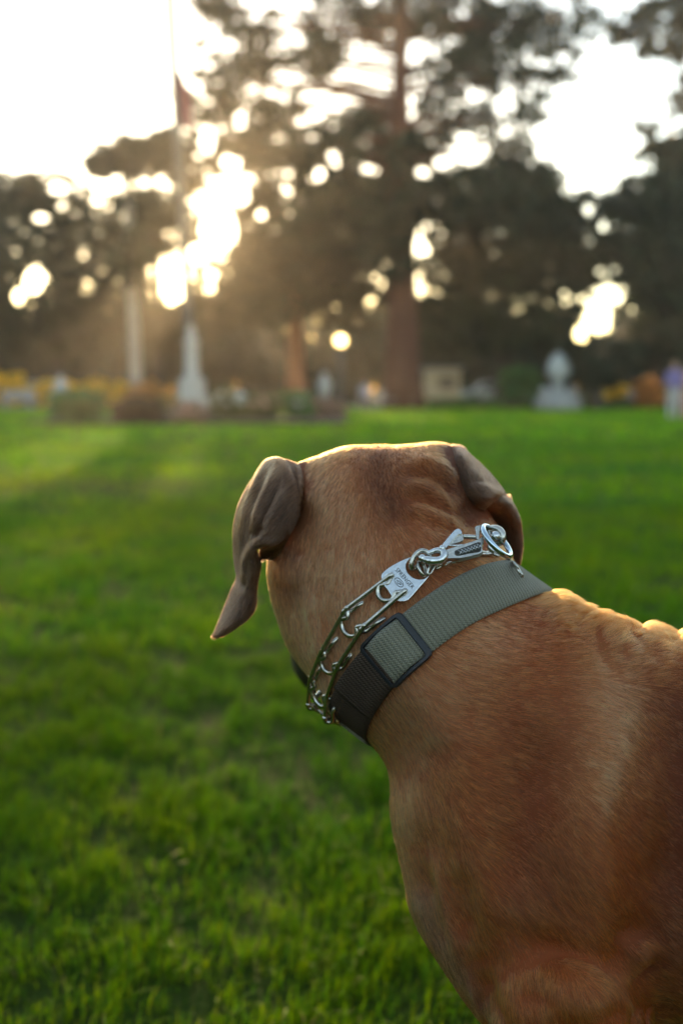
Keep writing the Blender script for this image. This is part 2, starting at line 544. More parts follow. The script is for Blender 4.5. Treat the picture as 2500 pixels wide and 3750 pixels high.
BVH0 = BVHTree.FromPolygons([tuple(v) for v in BV], [tuple(int(i) for i in f) for f in BF])
def on_skull(px, py, off):
    h = BVH0.ray_cast(Vector((0, 0, 0)), Vector(pc(px, py, 1.0)).normalized())
    return pc(px, py, (h[0].z if h[0] is not None else .90) + off)
def ear_pt(p):
    return on_skull(p[0], p[1], p[3]) if len(p) == 4 else pc(*p)
def ear_surface(rows, nu=64, nv=28, thick=.0042):
    R = [catmull([ear_pt(p) for p in r], nv) for r in rows]
    R = np.array(R)                                   # rows x nv x 3
    S = np.stack([catmull(R[:, j], nu) for j in range(nv)], 1)   # nu x nv x 3
    gi = np.arange(nu * nv).reshape(nu, nv)
    Fg = np.stack([gi[:-1, :-1], gi[1:, :-1], gi[1:, 1:], gi[:-1, 1:]], -1).reshape(-1, 4)
    if vnormals(S.reshape(-1, 3), Fg)[:, 2].mean() > 0: Fg = Fg[:, ::-1]
    S = strokes(S.reshape(-1, 3).copy(), Fg, EAR_STROKES).reshape(nu, nv, 3)
    du = np.gradient(S, axis=0); dv = np.gradient(S, axis=1)
    N = np.cross(du, dv); N /= np.linalg.norm(N, axis=2, keepdims=True) + 1e-12
    if N[..., 2].mean() > 0: N = -N                   # towards the camera
    ev_ = np.minimum(np.arange(nv), np.arange(nv)[::-1]) / 3.0
    eu_ = np.arange(nu)[::-1] / 3.0
    w = np.sqrt(np.clip(1 - (1 - np.clip(np.minimum(ev_[None], eu_[:, None]), 0, 1)) ** 2, .02, 1))
    A = S + N * (thick / 2 * w)[..., None]; B = S - N * (thick / 2 * w)[..., None]
    V = np.concatenate([A.reshape(-1, 3), B.reshape(-1, 3)])
    F = []; id_ = lambda i, j, s: s * nu * nv + i * nv + j
    # orientation test for side A
    fl = np.cross(du[2, 2], dv[2, 2]) @ N[2, 2] > 0
    for i in range(nu - 1):
        for j in range(nv - 1):
            q = (id_(i, j, 0), id_(i + 1, j, 0), id_(i + 1, j + 1, 0), id_(i, j + 1, 0))
            p = (id_(i, j, 1), id_(i, j + 1, 1), id_(i + 1, j + 1, 1), id_(i + 1, j, 1))
            F.append(q if fl else q[::-1]); F.append(p if fl else p[::-1])
    def strip(a, b):
        q = (a[0], b[0], b[1], a[1]); F.append(q if fl else q[::-1])
    for i in range(nu - 1):
        strip((id_(i, 0, 0), id_(i, 0, 1)), (id_(i + 1, 0, 0), id_(i + 1, 0, 1))) if False else None
        q = (id_(i, 0, 1), id_(i + 1, 0, 1), id_(i + 1, 0, 0), id_(i, 0, 0)); F.append(q if fl else q[::-1])
        q = (id_(i, nv - 1, 0), id_(i + 1, nv - 1, 0), id_(i + 1, nv - 1, 1), id_(i, nv - 1, 1)); F.append(q if fl else q[::-1])
    for j in range(nv - 1):
        q = (id_(nu - 1, j, 0), id_(nu - 1, j, 1), id_(nu - 1, j + 1, 1), id_(nu - 1, j + 1, 0)); F.append(q if fl else q[::-1])
        q = (id_(0, j, 1), id_(0, j, 0), id_(0, j + 1, 0), id_(0, j + 1, 1)); F.append(q if fl else q[::-1])
    tu = np.tile((du / (np.linalg.norm(du, axis=2, keepdims=True) + 1e-9)).reshape(-1, 3), (2, 1))
    return V, np.array(F), tu

EAR_L = [
 [(1130,1704,0,.012),(1128,1740,0,.010),(1118,1780,0,.010),(1108,1820,0,.010),(1096,1860,0,.010),(1080,1900,0,.010)],
 [(1085,1702,0,.006),(1092,1714,0,.002),(1100,1745,0,-.001),(1104,1785,0,-.002),(1102,1835,0,-.003),(1090,1886,0,-.003)],
 [(1035,1690,0,.002),(1052,1696,0,-.002),(1070,1724,0,-.005),(1086,1768,0,-.006),(1094,1824,0,-.006),(1086,1888,0,-.004)],
 [(975,1692,.915),(1000,1690,.895),(1025,1722,.880),(1055,1780,.868),(1075,1840,.866),(1088,1900,.872)],
 [(925,1758,.915),(942,1772,.893),(968,1800,.876),(1000,1845,.864),(1035,1895,.861),(1068,1945,.869)],
 [(880,1840,.920),(898,1855,.900),(922,1872,.879),(955,1898,.864),(1000,1928,.858),(1052,1955,.864)],
 [(860,1920,.925),(880,1930,.903),(905,1943,.881),(930,1958,.868),(965,1966,.859),(1020,1986,.865)],
 [(857,1990,.930),(876,1998,.905),(896,2006,.884),(912,2012,.870),(926,2012,.864),(944,2002,.872)],
 [(862,2060,.928),(880,2066,.905),(898,2070,.886),(914,2076,.875),(930,2078,.876),(952,2068,.890)],
 [(869,2112,.918),(885,2122,.900),(900,2134,.887),(914,2142,.880),(926,2142,.882),(940,2128,.892)],
 [(850,2162,.914),(868,2166,.898),(886,2170,.887),(904,2174,.881),(920,2174,.883),(936,2170,.892)],
 [(828,2216,.908),(850,2216,.895),(872,2218,.885),(894,2220,.880),(914,2220,.883),(934,2214,.892)],
 [(808,2268,.903),(828,2268,.892),(850,2268,.884),(872,2266,.880),(892,2264,.883),(915,2252,.890)],
 [(791,2312,.900),(803,2310,.892),(818,2306,.886),(835,2302,.883),(850,2300,.884),(868,2288,.888)],
 [(783,2330,.897),(787,2331,.893),(792,2332,.890),(798,2331,.888),(804,2330,.887),(812,2325,.887)],
]
# the cupped rear margin of the left ear
EAR_L2 = [
 [(1090,1880,.885),(1060,1930,.885),(1010,1960,.885),(960,1975,.885)],
 [(1070,1930,.868),(1040,1965,.872),(995,1985,.876),(955,1995,.880)],
 [(1052,1965,.870),(1028,1998,.884),(988,2010,.892),(952,2015,.892)],
 [(1038,1990,.878),(1015,2025,.896),(980,2034,.903),(948,2034,.898)],
 [(1018,2020,.888),(998,2046,.900),(972,2046,.905),(944,2048,.898)],
]
EAR_R = [
 [(1615,1655,0,.012),(1620,1680,0,.012),(1640,1720,0,.012),(1650,1760,0,.012)],
 [(1640,1640,.915),(1650,1640,.905),(1668,1642,.925),(1680,1646,.95)],
 [(1664,1690,.882),(1690,1672,.885),(1712,1672,.91),(1731,1684,.94)],
 [(1680,1745,.876),(1715,1732,.875),(1747,1722,.90),(1775,1720,.935)],
 [(1705,1805,.876),(1745,1790,.874),(1785,1776,.895),(1816,1764,.932)],
 [(1735,1845,.882),(1775,1820,.874),(1810,1802,.895),(1838,1798,.930)],
 [(1768,1868,.892),(1795,1838,.886),(1822,1822,.903),(1850,1828,.930)],
]
EAR_R2 = [
 [(1760,1850,.905),(1788,1832,.893),(1818,1822,.905),(1852,1830,.93)],
 [(1768,1872,.925),(1800,1850,.905),(1838,1840,.905),(1876,1868,.928)],
 [(1790,1905,.945),(1820,1890,.930),(1858,1875,.915),(1893,1908,.925)],
 [(1805,1960,.955),(1840,1945,.945),(1878,1925,.925),(1909,1955,.928)],
 [(1820,2015,.955),(1855,2000,.948),(1886,1985,.930),(1912,2005,.930)],
 [(1845,2055,.952),(1870,2045,.947),(1890,2035,.935),(1906,2045,.932)],
 [(1880,2085,.945),(1886,2083,.943),(1892,2080,.940),(1897,2075,.937)],
]
EAR_STROKES = [
 ([(1005,1690),(962,1770),(925,1860),(903,1980),(893,2080)], 8, -3.8),
 ([(985,1686),(942,1780),(903,1880),(884,1990)], 7, 2.8),
 ([(1022,1705),(985,1790),(948,1880),(925,1960)], 7, 3.0),
 ([(1042,1740),(1000,1830),(962,1905),(934,1985),(916,2080)], 8, -3.8),
 ([(1065,1770),(1020,1860),(985,1915),(962,1950)], 9, 2.6),
 ([(1090,1800),(1060,1900)], 13, 2.0),
 ([(965,1915),(950,1955),(962,1965)], 9, -2.2),
 ([(905,2000),(902,2080),(906,2160)], 7, 2.0),
 ([(926,2020),(920,2090),(915,2170),(918,2230)], 7, 2.6),
 ([(912,2040),(908,2110),(895,2180)], 6, -2.0),
 ([(935,2006),(948,1988),(975,1975),(1005,1980),(1020,1992)], 7, 2.6),
 ([(1720,1700),(1750,1765),(1800,1800)], 12, 2.2),
 ([(1695,1740),(1740,1760),(1795,1785)], 11, -2.4),
 ([(1710,1795),(1745,1785),(1790,1800),(1840,1815)], 10, 2.2),
 ([(1785,1842),(1815,1832),(1850,1838),(1885,1885),(1900,1960)], 9, 2.4),
]
EV, EF, ET = [], [], []; off = 0
for rows, nu, nv in ((EAR_L, 110, 44), (EAR_L2, 40, 40), (EAR_R, 60, 40), (EAR_R2, 70, 40)):
    V, F, T = ear_surface(rows, nu, nv, .0036 if rows is not EAR_L2 else .0030)
    EV.append(V); EF.append(F + off); ET.append(T); off += len(V)
EV = np.concatenate(EV); EF = np.concatenate(EF); ET = np.concatenate(ET)
nB = len(BV)
V_ALL = np.concatenate([BV, EV]); F_ALL = np.concatenate([BF, EF + nB])
IS_EAR = np.zeros(len(V_ALL), bool); IS_EAR[nB:] = True
N_ALL = vnormals(V_ALL, F_ALL)

# ---------------------------------------------------------------- coat colours: own pigment, plus some shade and sheen painted in
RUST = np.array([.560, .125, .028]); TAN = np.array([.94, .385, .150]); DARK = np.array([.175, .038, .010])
GREYB = np.array([.120, .052, .027]); GREY = np.array([.28, .18, .115]); BLK = np.array([.02, .014, .012])
def mixc(c, t, w): return c * (1 - w[:, None]) + t * w[:, None]
def blob(px, py, pts, sg):
    P = catmull(pts, 16) if len(pts) > 1 else np.array([pts[0], pts[0]], float)
    return np.exp(-dist_poly(px, py, P) ** 2 / (2 * sg ** 2))
def coat(V, ear, N=None):
    px, py = to_px(V)
    c = np.tile(RUST, (len(V), 1))
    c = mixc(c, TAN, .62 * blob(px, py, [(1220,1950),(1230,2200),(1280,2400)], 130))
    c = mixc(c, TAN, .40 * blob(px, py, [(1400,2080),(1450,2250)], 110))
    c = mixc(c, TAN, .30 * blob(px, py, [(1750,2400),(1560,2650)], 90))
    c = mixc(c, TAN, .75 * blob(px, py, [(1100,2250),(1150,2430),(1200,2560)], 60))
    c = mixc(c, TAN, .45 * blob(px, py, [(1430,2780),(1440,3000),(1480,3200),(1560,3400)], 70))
    c = mixc(c, TAN, .60 * blob(px, py, [(2230,2480),(2210,2700),(2190,2850)], 95))  # sheen along the shoulder blade, put into the colour
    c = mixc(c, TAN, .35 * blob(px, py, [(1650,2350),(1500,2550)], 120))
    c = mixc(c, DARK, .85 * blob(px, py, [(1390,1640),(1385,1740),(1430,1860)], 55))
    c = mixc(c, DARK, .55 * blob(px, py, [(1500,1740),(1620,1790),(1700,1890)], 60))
    c = mixc(c, DARK, .45 * blob(px, py, [(1950,2700),(1930,2950),(1980,3300)], 120))  # shade in the shoulder hollow, put into the colour
    c = mixc(c, DARK, .75 * blob(px, py, [(2520,2600),(2480,3000),(2450,3500)], 130))  # shade on the flank behind the arm, painted into the coat
    c = mixc(c, GREY, .55 * blob(px, py, [(1540,3300),(1600,3450),(1700,3620),(1800,3800)], 45))
    c = mixc(c, GREYB * 1.5, .75 * blob(px, py, [(1060,1700),(1085,1800),(1080,1900)], 45))
    c = mixc(c, GREYB, .70 * blob(px, py, [(1650,1650),(1670,1740),(1720,1860)], 40))
    c = mixc(c, GREYB, .60 * blob(px, py, [(1050,2060),(1070,2150)], 45))
    c = mixc(c, BLK, np.clip((V[:, 2] - .99) / .03, 0, 1) * (V[:, 0] < .1))      # dark mask of the muzzle
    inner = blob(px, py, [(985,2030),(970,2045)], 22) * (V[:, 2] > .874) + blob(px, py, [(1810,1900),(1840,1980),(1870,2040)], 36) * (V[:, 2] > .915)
    eb = mixc(np.tile(GREYB, (len(V), 1)), TAN * .6, .35 * blob(px, py, [(1010,1690),(950,1750),(900,1840),(868,1920)], 26))  # sun glow along the outer ear edge, painted into the tint
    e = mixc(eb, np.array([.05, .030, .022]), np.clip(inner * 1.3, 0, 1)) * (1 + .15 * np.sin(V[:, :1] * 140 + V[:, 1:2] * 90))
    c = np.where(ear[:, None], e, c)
    return np.clip(c, .004, .9)
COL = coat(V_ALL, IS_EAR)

def attr_mat(name, attr, rough, bump=True):
    m, nt, b = new_mat(name)
    a = nt.nodes.new('ShaderNodeAttribute'); a.attribute_name = attr
    tc = nt.nodes.new('ShaderNodeTexCoord')
    n = nt.nodes.new('ShaderNodeTexNoise'); n.inputs['Scale'].default_value = 900; n.inputs['Detail'].default_value = 3
    nt.links.new(tc.outputs['Object'], n.inputs['Vector'])
    mx = nt.nodes.new('ShaderNodeMix'); mx.data_type = 'RGBA'; mx.blend_type = 'MULTIPLY'; mx.inputs[0].default_value = .5
    nt.links.new(a.outputs['Color'], mx.inputs[6]); nt.links.new(n.outputs['Color'], mx.inputs[7])
    mx2 = nt.nodes.new('ShaderNodeMix'); mx2.data_type = 'RGBA'; mx2.blend_type = 'MULTIPLY'; mx2.inputs[0].default_value = 1; mx2.inputs[7].default_value = (.55, .5, .5, 1)
    nt.links.new(mx.outputs[2], mx2.inputs[6]); nt.links.new(mx2.outputs[2], b.inputs['Base Color']); b.inputs['Roughness'].default_value = rough
    b.inputs['Specular IOR Level'].default_value = .25
    return m

dog = empty('dog', tuple(c2w(C(2300, 3000, .85)) * np.array([1, 1, 0])), 'short haired rust brown dog with grey brown ears, seen from behind on the lawn', 'dog')
DOGO = np.array(dog.location)
W_ALL = c2w(V_ALL) - DOGO
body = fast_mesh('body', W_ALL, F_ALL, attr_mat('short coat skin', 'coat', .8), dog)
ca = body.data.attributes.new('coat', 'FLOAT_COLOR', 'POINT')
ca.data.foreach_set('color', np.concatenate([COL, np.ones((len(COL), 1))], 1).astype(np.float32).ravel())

# eyes and nose on the far side of the head
eye_m = simple_mat('dark wet eye', (.03, .015, .008), .08)
for (x, y, d, nm) in ((1085, 2035, 1.035, 'eye'), (1560, 2085, 1.10, 'eye')):
    MB().ball(c2w(pc(x, y, d)) - DOGO, .011).build(nm, eye_m, dog)
nose = MB().ball(c2w(pc(1180, 2400, 1.205)) - DOGO, .022, sc=(1, .7, .75)); nose.build('nose', simple_mat('black nose leather', (.015, .012, .012), .35, bump=.4, bscale=300), dog)
BVH_BODY = BVHTree.FromPolygons([tuple(v) for v in BV], [tuple(int(i) for i in f) for f in BF])
# ---------------------------------------------------------------- neck bands share one measuring frame
def neck_frame(c, n, s0, s1, ns=5, nth=240, smooth_k=9):
    """returns frame and a table r(theta, s) of the coat surface"""
    n = np.array(n, float); n /= np.linalg.norm(n)
    u = np.array([.77, .60, 0.0]); u -= n * (u @ n); u /= np.linalg.norm(u)
    v = np.cross(n, u)
    if v[2] > 0: v = -v                  # v points at the camera
    S = np.linspace(s0, s1, ns); TH = np.linspace(0, 2 * math.pi, nth, endpoint=False)
    Rt = np.zeros((nth, ns))
    for i, th in enumerate(TH):
        e = math.cos(th) * u + math.sin(th) * v
        for j, s in enumerate(S):
            o = c + n * s + e * .22
            h = BVH_BODY.ray_cast(Vector(o), Vector(-e), .22)
            Rt[i, j] = .22 - h[3] if h[0] is not None else np.nan
    # fill, smooth round the neck, straight across
    for j in range(ns):
        col = Rt[:, j]; bad = np.isnan(col)
        if bad.any(): col[bad] = np.interp(np.nonzero(bad)[0], np.nonzero(~bad)[0], col[~bad])
        k = np.hanning(smooth_k + 2)[1:-1]; k /= k.sum()
        Rt[:, j] = np.convolve(np.concatenate([col[-smooth_k:], col, col[:smooth_k]]), k, 'same')[smooth_k:-smooth_k]
    A = np.vstack([np.ones(ns), S]).T
    co = np.linalg.lstsq(A, Rt.T, rcond=None)[0]
    dev = (Rt.T - A @ co).max(0)                       # stay outside the fur everywhere
    return dict(c=c, n=n, u=u, v=v, a=co[0] + np.clip(dev, 0, .004) * .7, b=co[1], nth=nth)
def nf_point(fr, th, s, h):
    th = np.asarray(th, float); s = np.asarray(s, float); h = np.asarray(h, float)
    t = (th / (2 * math.pi)) % 1.0 * fr['nth']; i = np.floor(t).astype(int) % fr['nth']; j = (i + 1) % fr['nth']; f = t - np.floor(t)
    a = fr['a'][i] * (1 - f) + fr['a'][j] * f; b = fr['b'][i] * (1 - f) + fr['b'][j] * f
    r = a + b * s + h
    e = np.cos(th)[..., None] * fr['u'] + np.sin(th)[..., None] * fr['v']
    return fr['c'] + s[..., None] * fr['n'] + r[..., None] * e
BC = pc(1612, 2394, .872)
BAND = neck_frame(BC, (.593, -.745, -.43), -.020, .020, smooth_k=21)
HALF = .0190
def band_mask(R):
    q = R - BAND['c']; s = q @ BAND['n']
    x, y = q @ BAND['u'], q @ BAND['v']; th = np.arctan2(y, x)
    rr = np.hypot(x, y); rs = np.linalg.norm(nf_point(BAND, th, s, np.zeros(len(R))) - BAND['c'] - s[:, None] * BAND['n'], axis=1)
    m = (np.abs(s) < HALF - .003) & (np.abs(rr - rs) < .02)
    return m.astype(float)
FUR_N = 880000
# ---------------------------------------------------------------- fur
FLOW = [
 (1250,1680,-.1,1),(1400,1660,0,1),(1550,1660,.15,1),(1650,1660,.5,.8),
 (1150,1720,-.5,1),(1100,1800,-.3,1),(1080,1950,-.1,1),(1060,2100,.15,1),
 (1200,1850,-.35,1),(1300,1800,-.15,1),(1400,1780,.1,1),(1440,1830,.4,.9),
 (1520,1760,.8,.45),(1620,1760,.9,.45),(1700,1830,.9,.6),(1560,1850,1,.25),(1660,1900,1,.3),(1760,1960,1,.35),
 (1250,2000,-.15,1),(1400,2000,.12,1),(1550,1990,.55,.8),(1680,2010,.9,.5),(1780,2050,1,.35),
 (1150,2200,.15,1),(1300,2200,.1,1),(1450,2150,.25,1),(1150,2400,.35,1),(1250,2400,.3,1),(1350,2350,.3,1),(1250,2520,.5,1),
 (1480,2600,.6,.8),(1600,2500,.9,.5),(1750,2400,1,.25),(1900,2280,1,.02),(2000,2220,1,-.2),
 (2080,2200,.9,-.45),(2180,2260,.8,-.6),(2260,2300,.75,-.75),(2400,2300,.75,-.75),(2500,2350,.85,-.5),
 (2200,2400,1,-.1),(2330,2430,1,-.25),(2480,2480,1,-.1),
 (1700,2600,1,.2),(1900,2500,1,.12),(2050,2400,1,.05),(2100,2550,1,.15),
 (2250,2560,.85,.5),(2350,2650,.75,.75),(2450,2600,.8,.7),
 (1420,2800,.3,1),(1500,2700,.7,.75),(1500,2950,.6,.75),(1600,2800,.95,.4),(1800,2750,1,.3),(2000,2750,1,.3),(2200,2750,.9,.5),
 (1480,3150,.4,1),(1600,3100,.7,.75),(1800,3000,.9,.5),(2000,3000,.85,.55),(2200,3000,.8,.65),(2400,3000,.8,.65),
 (1560,3350,.4,1),(1700,3300,.65,.8),(1900,3300,.75,.7),(2100,3300,.7,.75),(2300,3300,.7,.75),(2450,3300,.8,.6),
 (1650,3550,.4,1),(1800,3550,.5,.9),(2000,3600,.4,1),(2200,3650,.5,1),(2400,3600,.8,.6),(1800,3750,.3,1),(2100,3800,.2,1),
 (2700,2500,1,.1),(2700,3000,.95,.35),(2700,3500,.9,.5),(3500,2700,1,.2),(3500,3200,1,.4),(4400,3000,.6,.9),
]
FLOW = np.array(FLOW, float); FLOW[:, 2:] /= np.linalg.norm(FLOW[:, 2:], axis=1, keepdims=True)

def flow_at(px, py):
    out = np.zeros((len(px), 2))
    for a in range(0, len(px), 40000):
        x, y = px[a:a + 40000, None], py[a:a + 40000, None]
        w = 1 / ((x - FLOW[None, :, 0]) ** 2 + (y - FLOW[None, :, 1]) ** 2 + 900) ** 1.7
        out[a:a + 40000] = (w @ FLOW[:, 2:]) / w.sum(1, keepdims=True)
    return out / (np.linalg.norm(out, axis=1, keepdims=True) + 1e-9)

def vnoise(P, cell, seed):
    """cheap value noise in 3-D, returns -1..1"""
    q = P / cell + seed * 17.3; i = np.floor(q).astype(np.int64); f = q - i; f = f * f * (3 - 2 * f)
    def h(a, b, c):
        n = (a * 374761393 + b * 668265263 + c * 2147483647 + seed * 1274126177) & 0x7fffffff
        n = ((n ^ (n >> 13)) * 1274126177) & 0x7fffffff
        return ((n ^ (n >> 16)) & 0xffff) / 32767.5 - 1
    r = 0
    for a in (0, 1):
        for b in (0, 1):
            for c in (0, 1):
                w = (f[:, 0] if a else 1 - f[:, 0]) * (f[:, 1] if b else 1 - f[:, 1]) * (f[:, 2] if c else 1 - f[:, 2])
                r = r + w * h(i[:, 0] + a, i[:, 1] + b, i[:, 2] + c)
    return r

tri = np.concatenate([F_ALL[:, [0, 1, 2]], F_ALL[:, [0, 2, 3]]])
A, B_, C_ = V_ALL[tri[:, 0]], V_ALL[tri[:, 1]], V_ALL[tri[:, 2]]
fn = np.cross(B_ - A, C_ - A); area = np.linalg.norm(fn, axis=1) / 2
fn = (N_ALL[tri[:, 0]] + N_ALL[tri[:, 1]] + N_ALL[tri[:, 2]]); fn /= np.linalg.norm(fn, axis=1, keepdims=True) + 1e-9
cen = (A + B_ + C_) / 3
tpx, tpy = to_px(cen)
view = cen / np.linalg.norm(cen, axis=1, keepdims=True)
facing = -(fn * view).sum(1)
w = np.full(len(tri), .06)
w = np.where(facing > -.45, .42, w)
inf = (tpx > -100) & (tpx < 2620) & (tpy > 1300) & (tpy < 3900)
w = np.where(inf & (facing > -.45), 1.0, w)
w = np.where(inf & (facing > -1.1) & (facing <= -.45), .15, w)
w = np.where(IS_EAR[tri[:, 0]], 4.5 * w, w)
w = w * area
NH = int(FUR_N)
cs = np.cumsum(w); pick = np.searchsorted(cs, RNG.random(NH) * cs[-1]); pick = np.clip(pick, 0, len(tri) - 1)
r1, r2 = RNG.random(NH), RNG.random(NH); s_ = np.sqrt(r1)
bc = np.stack([1 - s_, s_ * (1 - r2), s_ * r2], 1)
def bary(Q): return (Q[tri[pick]] * bc[..., None]).sum(1)
R0 = bary(V_ALL); NN = bary(N_ALL); NN /= np.linalg.norm(NN, axis=1, keepdims=True)
ear = IS_EAR[tri[pick, 0]]
ETfull = np.zeros_like(V_ALL); ETfull[nB:] = ET
TT = bary(ETfull)
px, py = to_px(R0)
fl = flow_at(px, py)
D0 = np.stack([fl[:, 0], -fl[:, 1], np.zeros(NH)], 1)
D0 = np.where(ear[:, None], TT, D0)
# gentle wander of the lie, and clumps
cup_shadow = None
jit = np.stack([vnoise(R0, .012, 3), vnoise(R0, .012, 5), vnoise(R0, .012, 9)], 1) * .08 \
    + np.stack([vnoise(R0, .004, 11), vnoise(R0, .004, 13), vnoise(R0, .004, 15)], 1) * .12 + RNG.normal(0, .10, (NH, 3))
D0 = D0 + jit
T0 = D0 - NN * (D0 * NN).sum(1, keepdims=True); T0 /= np.linalg.norm(T0, axis=1, keepdims=True) + 1e-9
far = R0[:, 2] > .985
L = np.full(NH, .0098)
L = np.where(py < 2000, .0080, L)
L = np.where(far, .006, L)
L = np.where(ear, .0042, L)
crest = blob(px, py, [(1990,2160),(2060,2190),(2130,2225),(2200,2255),(2300,2262),(2400,2275),(2500,2320),(2650,2370)], 42) * (~ear)
L = L * (1 + .45 * crest) * RNG.uniform(.7, 1.15, NH)
lift = np.clip(.20 + .38 * crest + .10 * vnoise(R0, .006, 21) + RNG.normal(0, .06, NH), .04, 1.1)
lift = np.where(ear, RNG.uniform(.28, .5, NH), lift)
# under the collar band the coat lies flat
und = band_mask(R0) if 'band_mask' in globals() else np.zeros(NH)
lift = lift * (1 - .85 * und); L = L * (1 - .5 * und)
# coat pressed flat where an ear lies on it
ebvh = BVHTree.FromPolygons([tuple(v) for v in EV], [tuple(int(i) for i in f) for f in EF])
cand = np.nonzero(~ear & (((px > 900) & (px < 1150) & (py > 1670) & (py < 2000)) | ((px > 1590) & (px < 1860) & (py > 1620) & (py < 1920))))[0]
for i in cand:
    h = ebvh.find_nearest(Vector(R0[i]), .008)
    if h[0] is not None:
        q_ = .25 + .75 * h[3] / .008; L[i] *= q_; lift[i] *= q_ * .6
K = 4
P = np.zeros((NH, K, 3)); P[:, 0] = R0 - NN * np.where(ear, .0001, .0004)[:, None]
d = T0 * np.cos(lift * 1.4)[:, None] + NN * np.sin(lift * 1.4)[:, None]
seg = (L / (K - 1))[:, None]
for k in range(1, K):
    f = 1 - .45 * k
    a = np.clip(lift * (1.4 - .55 * k), -.1, 1.3)
    d = T0 * np.cos(a)[:, None] + NN * np.sin(a)[:, None]
    P[:, k] = P[:, k - 1] + d * seg
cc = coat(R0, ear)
Ts = np.stack([fl[:, 0], -fl[:, 1], np.zeros(NH)], 1); Ts = np.where(ear[:, None], TT, Ts); Ts -= NN * (Ts * NN).sum(1, keepdims=True); Ts /= np.linalg.norm(Ts, axis=1, keepdims=True) + 1e-9
lic = sum(vnoise(R0 + Ts * (.0011 * k), .0011, 33) for k in range(-3, 4)); lic /= lic.std()
lic2 = sum(vnoise(R0 + Ts * (.003 * k), .003, 37) for k in range(-2, 3)); lic2 /= lic2.std()
tone = np.clip(1 + .19 * lic + .07 * lic2 + .06 * vnoise(R0, .03, 35), .35, 1.8)
tip = RNG.random(NH)
cc = cc * (tone * RNG.uniform(.65, 1.40, NH))[:, None]
cc = cc * np.clip(1 + .13 * lic[:, None] * np.array([[0, .35, .6]]), .6, 1.5)
cc = np.where((tip < .07)[:, None] & ~ear[:, None], cc * .45, cc)
crc = np.clip(crest * 1.1, 0, 1)[:, None]
cc = cc * (1 - .75 * crc) + np.array([.46, .085, .012]) * crc * .75
cc = np.clip(cc, .004, .85)

hc = bpy.data.hair_curves.new('fur')
hc.add_curves([K] * NH)
hc.attributes['position'].data.foreach_set('vector', (c2w(P.reshape(-1, 3)) - DOGO).astype(np.float32).ravel())
ra = hc.attributes.get('radius') or hc.attributes.new('radius', 'FLOAT', 'POINT')
rr = np.tile(np.array([1, .9, .65, .12]), (NH, 1)) * (np.where(ear, .00010, .000125) * RNG.uniform(.8, 1.25, NH))[:, None]
ra.data.foreach_set('value', rr.astype(np.float32).ravel())
ha = hc.attributes.new('haircol', 'FLOAT_COLOR', 'CURVE')
ha.data.foreach_set('color', np.concatenate([cc, np.ones((NH, 1))], 1).astype(np.float32).ravel())
fur = bpy.data.objects.new('fur', hc); link(fur); fur.parent = dog
m = bpy.data.materials.new('dog hair'); m.use_nodes = True; nt = m.node_tree
nt.nodes.clear()
out = nt.nodes.new('ShaderNodeOutputMaterial'); hb = nt.nodes.new('ShaderNodeBsdfHairPrincipled')
hb.model = 'CHIANG'; hb.parametrization = 'COLOR'
hb.inputs['Roughness'].default_value = .38; hb.inputs['Radial Roughness'].default_value = .45
hb.inputs['Random Roughness'].default_value = .2; hb.inputs['IOR'].default_value = 1.38
at = nt.nodes.new('ShaderNodeAttribute'); at.attribute_name = 'haircol'
nt.links.new(at.outputs['Color'], hb.inputs['Color']); nt.links.new(hb.outputs[0], out.inputs[0])
hc.materials.append(m)
scene.cycles_curves.shape = 'RIBBONS'
scene.cycles_curves.subdivisions = 2
